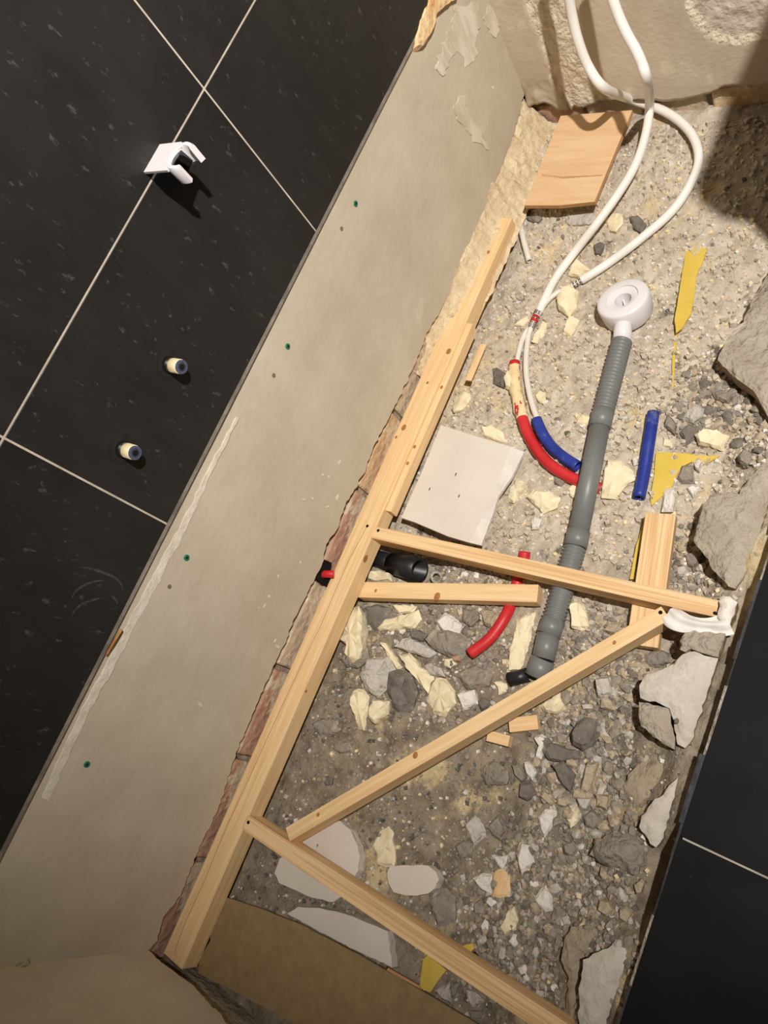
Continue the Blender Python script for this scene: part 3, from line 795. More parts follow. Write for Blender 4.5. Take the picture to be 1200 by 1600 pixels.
# ================================================================== PIPES AND HOSES
# waste trap with its grey pipe
tr = G(978, 478); TRZ = tr.z
top_c = P(975, 468, TRZ + 0.055)
wt = empty('waste_trap', (top_c.x, top_c.y, TRZ)); tag(wt, 'round white shower waste trap with grey flexible drain pipe', 'drain pipe')
def lathe(name, c, prof, mat, parent, seg=40, tilt=None, caps=True):
    vs, fs = [], []
    for i in range(seg):
        a = 2 * math.pi * i / seg
        for r, z in prof:
            q = Vector((math.cos(a) * r, math.sin(a) * r, z))
            if tilt is not None: q = tilt @ q
            vs.append(c + q)
    n = len(prof)
    for i in range(seg):
        j = (i + 1) % seg
        for k in range(n - 1): fs.append((i * n + k, j * n + k, j * n + k + 1, i * n + k + 1))
    if caps: fs.append(tuple(i * n for i in range(seg))); fs.append(tuple(i * n + n - 1 for i in range(seg)))
    o = mesh(name, vs, fs, mat, parent)
    for p_ in o.data.polygons: p_.use_smooth = len(p_.vertices) == 4
    try: o.data.set_sharp_from_angle(angle=math.radians(40))
    except Exception: pass
    return o
tc0 = Vector((top_c.x, top_c.y, TRZ))
tilt = Matrix.Rotation(math.radians(-7), 3, 'X') @ Matrix.Rotation(math.radians(6), 3, 'Y')
lathe('trap_body', tc0, [(0.048, -0.002), (0.053, 0.004), (0.055, 0.030), (0.056, 0.049), (0.054, 0.053), (0.050, 0.055), (0.036, 0.0555), (0.0352, 0.0525), (0.030, 0.0522), (0.024, 0.0510), (0.0185, 0.0480), (0.0175, 0.016), (0.001, 0.014)], M['white_plastic'], wt, tilt=tilt)
lathe('trap_ring', tc0, [(0.0362, 0.0553), (0.0362, 0.0562), (0.0342, 0.0562), (0.0342, 0.0530)], M['white_plastic'], wt, tilt=tilt, caps=False)
q = tilt @ Vector((0, 0, 0.030))
for a in (0.6, 2.2):
    s_ = Vector((math.cos(a) * 0.017, math.sin(a) * 0.017, 0))
    beam('trap_crossbar', tc0 + q - s_, tc0 + q + s_, 0.003, 0.006, M['white_plastic'], wt, bev=0.0)
R40 = 0.0205
neck0 = P(974, 500, TRZ + 0.030); neck1 = P(972, 534, TRZ + 0.026)
tube('trap_neck', [neck0, neck1], 0.0190, M['white_plastic'], wt, seg=24)
def corrug(name, a, b, n, r0=0.0190, r1=0.0222):
    path, rad = [], []
    for i in range(n):
        for f_, r in ((0.0, r0), (0.30, r0), (0.45, r1), (0.80, r1), (0.98, r0)):
            t = (i + f_) / n; path.append(a + (b - a) * t); rad.append(r)
    path.append(b); rad.append(r0)
    return tube(name, path, 0.02, M['grey_pipe'], wt, seg=24, smooth_path=False, radii=rad)
zc = lambda px, py, up: G(px, py, up)
def gp(px, py, z): return P(px, py, z)
p1 = gp(972, 532, TRZ + 0.026); p2 = gp(943, 642, -0.012); p3 = gp(937, 668, -0.014); p4 = gp(904, 832, -0.020); p5 = gp(899, 855, -0.021); p6 = gp(864, 972, -0.022); p7 = gp(857, 992, -0.023); p8 = gp(849, 1030, -0.025); p9 = gp(838, 1058, -0.030)
corrug('flexible_section', p1, p2, 20)
tube('coupling', [p2 - (p3 - p2) * 0.05, p3], 0.0225, M['grey_pipe'], wt, seg=26)
tube('straight_pipe', [p3 - (p4 - p3) * 0.02, p4], 0.0205, M['grey_pipe'], wt, seg=26)
tube('coupling', [p4 - (p5 - p4) * 0.1, p5], 0.0225, M['grey_pipe'], wt, seg=26)
corrug('flexible_section', p5, p6, 20)
tube('coupling', [p6 - (p7 - p6) * 0.2, p7], 0.0225, M['grey_pipe'], wt, seg=26)
tube('straight_pipe', [p7, p8], 0.0215, M['grey_pipe'], wt, seg=26)
tube('end_socket', [p8, p9], 0.0230, M['grey_pipe'], wt, seg=26)
o = tube('black_pipe_end', [P(796, 1062, -0.040), P(826, 1054, -0.040)], 0.014, M['black_plastic'], hollow=0.01, seg=20); tag(o, 'small black rubber pipe end beside the grey drain pipe outlet', 'pipe end')

# white insulated hoses coming down the far wall
def end_band(parent, pts, r, col, nm='connector_ring'):
    a, b = pts
    for k in range(4):
        t0, t1 = k / 4 + 0.03, k / 4 + 0.17
        tube(nm, [a + (b - a) * t0, a + (b - a) * t1], r, col, parent, seg=14)
h1 = [Ep(868, -90, 1.325), Ep(884, -30, 1.315), Ep(893, 20, 1.31), Ep(903, 62, 1.30), Ep(920, 105, 1.29), Ep(945, 138, 1.275), P(985, 155, .085), G(1040, 175, .030), G(1078, 206, .022), G(1092, 245, .018), G(1080, 285, .018), G(1050, 330, .018), G(1000, 374, .016), G(955, 408, .015), G(925, 428, .014), G(908, 438, .013)]
o = empty('water_hose', (h1[0].x, h1[0].y, h1[0].z)); tag(o, 'white insulated hose looping out to the right below the far wall', 'hose', 'white water hoses')
tube('hose', h1, 0.0098, M['hose'], o, n=7, seg=16)
end_band(o, (G(908, 438, .013), G(890, 450, .012)), 0.0072, M['chrome'])
tube('hose_tail', [G(910, 437, .013), G(888, 450, .012), G(870, 458, .012), G(852, 474, .011), G(836, 500, .012), G(820, 522, .013), G(812, 545, .013), G(806, 575, .012)], 0.0062, M['pipe_white'], o, n=7, seg=14)
h2 = [Ep(938, -90, 1.315), Ep(950, -30, 1.31), Ep(961, 10, 1.30), Ep(977, 48, 1.285), Ep(997, 85, 1.265), Ep(1010, 122, 1.235), P(1015, 160, 0.120), P(1010, 205, 0.085), P(994, 255, 0.062), P(968, 300, 0.045), P(932, 350, 0.030), G(897, 395, .022), G(868, 435, .016), G(850, 470, .014), G(842, 488, .013)]
o = empty('water_hose', (h2[0].x, h2[0].y, h2[0].z)); tag(o, 'white insulated hose hanging nearly straight, crossing over the other hose', 'hose', 'white water hoses')
tube('hose', h2, 0.0098, M['hose'], o, n=7, seg=16)
ca, cb = G(841, 486, .013), G(829, 514, .013)
tube('red_fitting', [ca + (cb - ca) * 0.28, ca + (cb - ca) * 0.62], 0.0088, M['red'], o, seg=16)
tube('red_fitting_rib', [ca + (cb - ca) * 0.40, ca + (cb - ca) * 0.48], 0.0096, M['chrome'], o, seg=16)
end_band(o, (ca, ca + (cb - ca) * 0.25), 0.0090, M['chrome']); end_band(o, (ca + (cb - ca) * 0.65, cb), 0.0085, M['chrome'])
tube('hose_tail', [ca, cb, G(825, 530, .013), G(822, 560, .012), G(823, 590, .012), G(829, 622, .012), G(838, 650, .012), G(850, 676, .011), G(866, 700, .010)], 0.0066, M['pipe_white'], o, n=7, seg=14)

# red conduit with its foam stained top, blue conduit
rc = [G(804, 566, .014), G(804, 590, .014), G(809, 625, .014), G(818, 660, .014), G(832, 692, .014), G(853, 720, .014), G(880, 740, .013), G(915, 756, .010), G(940, 764, .006)]
o = empty('red_conduit', rc[0]); tag(o, 'red conduit pipe bending under the grey drain pipe, foam stained at its top', 'pipe')
tube('conduit', rc, 0.0125, M['red'], o, n=8, seg=18, hollow=0.01)
tube('foam_coat', [rc[0] + (rc[1] - rc[0]) * 0.25, rc[1], rc[2], rc[3] + (rc[2] - rc[3]) * 0.15], 0.0134, M['foam_coat'], o, n=8, seg=18, jitter=0.25)
chunk('foam_lump', [(786, 590), (797, 580), (803, 596), (800, 610), (790, 605)], M['foam'], 0.016, None, None, parent=o, lift=0.006)
bc = [G(838, 656, .012), G(848, 678, .012), G(862, 698, .012), G(880, 714, .012), G(903, 729, .011)]
o = tube('blue_conduit', bc, 0.0122, M['blue'], n=8, seg=18, hollow=0.012); tag(o, 'blue conduit around the white pipe beside the red conduit', 'pipe')
bo = [G(1021, 645, .014), G(1014, 690, .014), G(1007, 735, .013), G(998, 778, .013)]
o = tube('blue_pipe_offcut', bo, 0.0122, M['blue'], n=6, seg=18, hollow=0.03); tag(o, 'loose straight offcut of dusty blue pipe beside the yellow tape', 'pipe')
o = tube('white_pipe_offcut', [G(811, 343, .012), G(818, 375, .012), G(827, 408, .010)], 0.0075, M['pipe_white'], n=4, seg=16, hollow=0.02); tag(o, 'short white pipe offcut at the far end of the wall batten', 'pipe')
rp = [P(820, 862, -0.030), P(817, 884, -0.040), P(808, 912, -0.046), P(800, 940, -0.044), P(788, 966, -0.032), P(766, 997, -0.030), P(734, 1022, -0.028)]
o = tube('red_pipe', rp, 0.0118, M['red'], n=8, seg=18, hollow=0.012); tag(o, 'red pipe passing under both battens and ending in the rubble', 'pipe')
o = tube('wall_pipe_stub', [Wp(500, 897, 0.028), Wp(512, 897, 0.008), Wp(522, 897, -0.004)], 0.0085, M['red'], n=4, seg=16); tag(o, 'red pipe stub showing in a gap at the foot of the wall', 'pipe')
# dark notch in the masonry around the stub
wall_blob('notch', [(500, 882), (507, 874), (520, 880), (516, 912), (504, 914), (497, 906)], M['dark_hole'], -0.009, y=0.008, amp=1.0)
# black drain elbow
be = empty('drain_elbow', P(628, 888, -0.09)); tag(be, 'black plastic drain elbow with an open socket under the cross batten', 'drain pipe')
ea, eb, ec = P(584, 872, -0.052), P(618, 882, -0.050), P(656, 890, -0.026)
tube('pipe', [ea, eb], 0.0215, M['black_plastic'], be, seg=26)
tube('socket', [eb - (ec - eb) * 0.12, ec], 0.0255, M['black_plastic'], be, seg=30, hollow=0.04)
o = tube('clear_ring', [P(682, 902, -0.050) + Vector((0.011 * math.cos(t), 0.006 * math.sin(t), 0.011 * math.sin(t))) for t in [i * math.pi / 8 for i in range(17)]], 0.0028, M['clear'], n=2, seg=8); tag(o, 'small clear plastic ring beside the black drain elbow', 'ring')

# yellow tape strips
def tape(poly, lab, up=0.004):
    pp = rough_line(poly, 10, 0.6, poly[0][0] * .2, closed=True)
    zz = sorted(G(a, b, up).z for a, b in pp)[len(pp) * 3 // 4]
    top = [P(a, b, zz) for a, b in pp]
    n = len(top); c = sum(top, Vector()) / n
    vs = top + [q - Vector((0, 0, 0.003)) for q in top]
    fs = [tuple(range(n)), tuple(range(2 * n - 1, n - 1, -1))] + [(i, (i + 1) % n, n + (i + 1) % n, n + i) for i in range(n)]
    o = mesh('yellow_strip', vs, fs, M['yellow']); tag(o, lab, 'strip', 'yellow strips in the floor'); return o
tape([(1076, 372), (1100, 372), (1103, 392), (1098, 410), (1088, 432), (1084, 468), (1080, 490), (1066, 512), (1056, 520), (1054, 500), (1060, 465), (1066, 425)], 'long yellow tape strip to the right of the white waste trap')
tape([(1054, 520), (1058, 520), (1055, 560), (1053, 605), (1049, 605), (1051, 560)], 'thin pale tail of yellow tape running towards the blue pipe offcut', 0.003)
tape([(1025, 706), (1060, 708), (1100, 711), (1125, 712), (1108, 722), (1080, 722), (1064, 730), (1056, 745), (1048, 765), (1034, 776), (1018, 790), (1016, 780), (1022, 742)], 'yellow tape corner right of the blue pipe offcut')
tape([(1008, 806), (1012, 806), (996, 868), (990, 905), (984, 905), (994, 852)], 'yellow tape edge along the flat wide batten', 0.012)
tape([(661, 1499), (668, 1492), (697, 1516), (686, 1530), (672, 1551), (655, 1543)], 'yellow strip below the grained cross batten', 0.008)
tape([(716, 1481), (728, 1476), (739, 1474), (741, 1482), (734, 1489)], 'yellow scrap peeking out above the grained cross batten', 0.008)

# ================================================================== BROKEN SCREED ALONG THE TILED FLOOR
def slab(name, poly, z, mat, label, cat='mortar', thick=0.03, amp=2.0, dome=0.004, group='screed pieces by the tiles', side=None):
    pp = rough_line(poly, 7, amp, poly[0][1] * 0.13, closed=True)
    top = [P(a, b, z) for a, b in pp]
    n = len(top)
    o2 = [Vector((p_.x, p_.y)) for p_ in top]
    poly2 = [(p_.x, p_.y) for p_ in top]
    pts = list(o2)
    xs = [p_.x for p_ in o2]; yy = [p_.y for p_ in o2]
    g_ = 0.0065
    def edist(x_, y_): return min(math.hypot(x_ - q.x, y_ - q.y) for q in o2)
    for i in range(int((max(xs) - min(xs)) / g_) + 1):
        for j in range(int((max(yy) - min(yy)) / g_) + 1):
            x_ = min(xs) + (i + 0.3 * math.sin(i * 7.1 + j * 3.3)) * g_; y_ = min(yy) + (j + 0.3 * math.sin(i * 2.7 + j * 5.9)) * g_
            if inside(x_, y_, poly2) and edist(x_, y_) > g_ * 0.6: pts.append(Vector((x_, y_)))
    v2, _, f2, *_r = delaunay_2d_cdt(pts, [(i, (i + 1) % n) for i in range(n)], [], 1, 1e-6)
    vs = []
    for q in v2:
        e_ = min(1.0, edist(q.x, q.y) / 0.022)
        vs.append(Vector((q.x, q.y, z - 0.004 * (1 - e_) ** 2 + dome * e_ + 0.0028 * fbm(q.x, q.y, 30, 4, 2.0) + 0.0045 * fbm(q.x, q.y, 11, 2, 5.0))))
    fs = [tuple(f_) for f_ in f2]
    m0 = len(vs); cc = sum(o2, Vector((0, 0))) / n
    idx = [min(range(len(v2)), key=lambda k_: (v2[k_] - q).length) for q in o2]
    for q in o2: vs.append(Vector((q.x + (cc.x - q.x) * 0.03, q.y + (cc.y - q.y) * 0.03, z - thick * 0.5 + 0.004 * fbm(q.x, q.y, 60, 2, 1.0))))
    for q in o2: vs.append(Vector((q.x + (cc.x - q.x) * 0.08, q.y + (cc.y - q.y) * 0.08, z - thick)))
    for i in range(n):
        j = (i + 1) % n
        fs += [(idx[i], idx[j], m0 + j, m0 + i), (m0 + i, m0 + j, m0 + n + j, m0 + n + i)]
    fs.append(tuple(m0 + n + i for i in range(n)))
    o = mesh(name, vs, fs, mat, smooth=True)
    o.data.set_sharp_from_angle(angle=math.radians(38))
    o.data.materials.append(side or M['screed_side'])
    for p_ in o.data.polygons:
        if abs(p_.normal.z) < 0.5: p_.material_index = 1
    return tag(o, label, cat, group)
slab('screed_slab', [(1083, 845), (1090, 815), (1098, 790), (1110, 772), (1135, 768), (1155, 771), (1170, 745), (1185, 730), (1200, 716), (1230, 660), (1255, 640), (1205, 770), (1190, 820), (1172, 870), (1160, 905), (1148, 920), (1138, 915), (1125, 900), (1112, 888), (1106, 872), (1094, 858)], 0.026, M['screed'], 'pale flat screed slab at the tile edge below the dark gravel pocket', thick=0.07)
slab('screed_slab', [(1120, 560), (1135, 530), (1160, 500), (1190, 440), (1215, 400), (1260, 400), (1290, 480), (1250, 620), (1222, 672), (1200, 650), (1185, 620), (1165, 598), (1145, 585)], 0.014, M['screed'], 'smooth screed slab above the dark gravel pocket by the frame edge', thick=0.06)
slab('screed_slab', [(1062, 1000), (1070, 988), (1085, 985), (1110, 988), (1134, 990), (1128, 1010), (1122, 1026), (1105, 1022), (1090, 1018), (1078, 1012), (1070, 1018), (1063, 1014)], 0.058, M['screed'], 'small pale mortar block directly under the crumpled white sheet', thick=0.07)
slab('screed_slab', [(1066, 1022), (1078, 1016), (1100, 1024), (1121, 1028), (1112, 1060), (1100, 1095), (1090, 1125), (1080, 1158), (1070, 1168), (1058, 1162), (1054, 1140), (1046, 1105), (1030, 1098), (1000, 1090), (998, 1070), (1010, 1052), (1035, 1046), (1052, 1034)], 0.050, M['screed_white'], 'large whitish mortar slab with cracks beside the dark floor tile', thick=0.07)
slab('screed_slab', [(998, 1095), (1020, 1100), (1044, 1106), (1049, 1130), (1055, 1160), (1053, 1172), (1042, 1166), (1020, 1150), (1002, 1134), (996, 1115)], 0.044, M['screed'], 'broken mortar corner split off the cracked whitish slab', thick=0.06)
slab('screed_slab', [(998, 1292), (1003, 1275), (1018, 1255), (1035, 1240), (1058, 1214), (1052, 1245), (1042, 1285), (1035, 1308), (1024, 1324), (1016, 1318), (1008, 1304)], 0.046, M['screed_white'], 'white edged mortar wedge next to the floor tile joint', thick=0.06)
slab('screed_slab', [(1000, 1190), (1030, 1175), (1070, 1178), (1060, 1208), (1036, 1236), (1015, 1256), (1000, 1276), (985, 1262), (975, 1235), (980, 1210)], 0.000, M['screed_tan'], 'sandy brown screed slope between the cracked slab and the white wedge', thick=0.05, dome=0.006)
slab('rubble_boulder', [(920, 1335), (930, 1312), (955, 1302), (985, 1300), (1005, 1310), (1012, 1330), (1006, 1352), (990, 1368), (965, 1358), (940, 1352)], 0.015, M['stone'][0], 'rough grey brown lump of concrete beside the white edged wedge', thick=0.05, dome=0.016, amp=3.0)
slab('screed_slab', [(910, 1500), (935, 1488), (962, 1474), (986, 1478), (975, 1510), (962, 1550), (945, 1602), (930, 1650), (900, 1660), (902, 1610), (903, 1560)], 0.048, M['screed_white'], 'white mortar slab at the bottom of the picture against the tile edge', thick=0.07)
slab('screed_slab', [(892, 1450), (930, 1438), (970, 1448), (985, 1474), (960, 1472), (935, 1486), (908, 1500), (903, 1540), (900, 1590), (890, 1600), (884, 1570), (886, 1530), (876, 1500), (880, 1470)], 0.010, M['screed_tan'], 'brown sandy mortar shoulder left of the white bottom slab', thick=0.05, dome=0.006)
# crumpled white sheet and plaster lump around the end of the cross batten
slab('plaster_lump', [(1123, 940), (1130, 930), (1142, 930), (1151, 940), (1147, 958), (1141, 974), (1132, 974), (1121, 966)], 0.056, M['white_lump'] if 'white_lump' in M else M.setdefault('white_lump', material('white_plaster_lump', (226, 216, 200), (240, 233, 221), 16, 0.9, 0.4, 50)), 'white plaster lump against the far end of the cross batten', 'plaster', thick=0.06, dome=0.014, group=None)
cl = [(1043, 958, .046), (1054, 966, .050), (1070, 973, .050), (1090, 976, .052), (1110, 977, .052), (1126, 976, .054), (1139, 972, .054)]
vs, fs = [], []
path = spline([P(a, b, z) for a, b, z in cl], 6)
for i, p_ in enumerate(path):
    t = (path[min(i + 1, len(path) - 1)] - path[max(i - 1, 0)]).normalized(); s_ = Vector((0, 0, 1)).cross(t).normalized()
    w = 0.016 + 0.003 * math.sin(i * 0.23)
    for k in range(9):
        f_ = k / 8 * 2 - 1
        vs.append(p_ + s_ * (w * f_) + Vector((0, 0, 0.007 * (1 - f_ * f_) + 0.0045 * math.sin(k * 1.3 + i * 0.10) - 0.004)))
for i in range(len(path) - 1):
    for k in range(8): fs.append((i * 9 + k, i * 9 + k + 1, (i + 1) * 9 + k + 1, (i + 1) * 9 + k))
nv = len(vs)
vs += [v - Vector((0, 0, 0.0025)) for v in vs]
fs += [tuple(nv + q for q in reversed(f_)) for f_ in fs]
o = mesh('crumpled_sheet', vs, fs, M['bag'], smooth=True); tag(o, 'folded white plastic sheet squeezed below the end of the cross batten', 'sheet')

# ================================================================== FOAM PIECES AND STONES, ONE BY ONE
FO = M['foam']
foams = [
 ([(529, 982), (540, 958), (552, 949), (566, 950), (570, 980), (562, 1028), (550, 1036), (540, 1034), (540, 1006), (529, 1000)], .030, 'tall cream foam piece leaning on the wall batten near the stub'),
 ([(587, 980), (600, 967), (630, 962), (657, 955), (662, 970), (650, 982), (615, 984), (590, 986)], .018, 'long flat cream foam piece just below the stub batten'),
 ([(615, 946), (652, 947), (644, 956), (622, 960)], .016, 'small cream foam bit tucked against the stub batten'),
 ([(622, 1022), (640, 1021), (658, 1040), (676, 1060), (670, 1085), (652, 1066), (640, 1050)], .022, 'long splintered cream foam stick beside the dark oval stone'),
 ([(596, 1005), (606, 1006), (618, 1026), (629, 1042), (620, 1046), (606, 1024)], .012, 'thin curled foam sliver above the dark oval stone'),
 ([(664, 1096), (672, 1072), (684, 1058), (700, 1062), (712, 1080), (715, 1100), (697, 1121), (676, 1116)], .022, 'broad rounded foam piece to the right of the dark oval stone'),
 ([(549, 1090), (555, 1078), (572, 1077), (576, 1100), (569, 1142), (558, 1138), (552, 1120)], .018, 'upright cream foam piece left of the square foam lump'),
 ([(575, 1105), (584, 1092), (606, 1095), (607, 1116), (588, 1131), (577, 1122)], .020, 'squarish cream foam lump left of the dark oval stone'),
 ([(572, 905), (580, 895), (598, 893), (611, 898), (612, 908), (590, 912)], .026, 'foam lump between the black elbow and the stub batten'),
 ([(581, 1322), (586, 1304), (593, 1292), (605, 1290), (614, 1302), (612, 1312), (618, 1326), (618, 1355), (604, 1355), (590, 1349), (588, 1332)], .014, 'jagged cream foam scrap standing above the oval plaster slab'),
 ([(840, 1101), (858, 1090), (876, 1081), (887, 1108), (870, 1117), (852, 1112)], .018, 'cream foam piece just below the middle of the diagonal brace'),
 ([(890, 942), (900, 938), (915, 948), (923, 980), (908, 986), (893, 982)], .020, 'cream foam block right of the ribbed drain pipe under the cross batten'),
 ([(806, 966), (824, 957), (836, 956), (830, 990), (822, 1020), (814, 1046), (797, 1048), (795, 1025), (802, 1000)], .012, 'flat foam crust along the left of the drain pipe end'),
 ([(886, 428), (892, 415), (902, 406), (914, 412), (924, 424), (906, 432)], .018, 'foam piece lying between the two white hoses'),
 ([(870, 466), (880, 453), (892, 449), (903, 456), (901, 478), (886, 492), (871, 484)], .026, 'thick foam lump just below the hose connector'),
 ([(881, 521), (885, 500), (892, 492), (905, 498), (899, 516), (891, 527)], .014, 'foam finger pointing down left of the waste trap'),
 ([(832, 536), (841, 516), (850, 499), (860, 505), (850, 524), (840, 537)], .012, 'slim foam strip beside the red hose fitting'),
 ([(804, 509), (814, 500), (825, 494), (828, 501), (818, 508)], .008, 'small foam flake left of the red hose fitting'),
 ([(835, 617), (843, 610), (853, 612), (853, 632), (842, 630)], .010, 'foam bit right of the white pipe above the blue conduit'),
 ([(900, 661), (908, 645), (926, 653), (920, 664)], .010, 'foam flake left of the straight grey pipe, near its upper coupling'),
 ([(943, 744), (950, 717), (968, 722), (988, 733), (992, 750), (975, 762), (960, 780), (939, 777), (940, 760)], .014, 'broad foam plate right of the straight grey pipe'),
 ([(886, 763), (894, 757), (906, 758), (902, 780), (893, 776)], .012, 'small foam bit left of the straight grey pipe'),
 ([(822, 776), (836, 765), (858, 770), (876, 778), (870, 791), (848, 802), (836, 790)], .014, 'foam flake right of the plasterboard edge'),
 ([(790, 780), (797, 763), (808, 749), (823, 757), (812, 772), (801, 786)], .016, 'foam block leaning on the broken corner of the large plasterboard'),
 ([(704, 640), (712, 618), (724, 609), (735, 614), (733, 630), (722, 642), (710, 647)], .016, 'rounded foam piece beside the short batten'),
 ([(752, 668), (768, 664), (790, 676), (788, 690), (770, 688), (756, 682)], .010, 'foam scraps along the upper edge of the large plasterboard'),
 ([(1085, 680), (1097, 672), (1121, 673), (1141, 681), (1128, 704), (1108, 698), (1090, 694)], .022, 'orange cream foam block at the edge of the dark gravel pocket'),
 ([(1036, 697), (1038, 686), (1049, 688), (1052, 700)], .008, 'tiny cream foam scrap beside the blue pipe offcut'),
 ([(885, 1281), (892, 1264), (900, 1255), (907, 1268), (905, 1284), (893, 1294)], .014, 'small foam nub next to the white triangular shard'),
 ([(943, 340), (956, 334), (972, 336), (974, 352), (962, 364), (952, 358)], .012, 'foam scrap beyond the plywood between the hoses'),
 ([(772, 1066), (782, 1063), (792, 1068), (793, 1082), (780, 1086)], .012, 'cream foam crumb above the diagonal brace near the black pipe end'),
 ([(696, 1030), (708, 1028), (714, 1038), (704, 1046), (692, 1040)], .010, 'cream foam crumb between grey stones left of the red pipe end'),
 ([(905, 955 - 300), (915, 650), (922, 660), (912, 668)], .006, 'little foam chip near the upper pipe coupling'),
 ([(777, 1450), (788, 1441), (792, 1424), (806, 1415), (810, 1438), (806, 1454), (787, 1463)], .014, 'off white foam shard in the gravel above the grained batten'),
]
for poly, th, lab in foams:
    lift = 0.010 if 'leaning on the wall' in lab else 0.0
    chunk('foam_piece', poly, FO, th, lab, 'foam', 'cream foam scraps', lift=lift, amp=1.8, step=8, inset=0.80, rough=0.5, disp=0.0017, fine=True)
GR, DK, LT, WH, TN = M['stone']
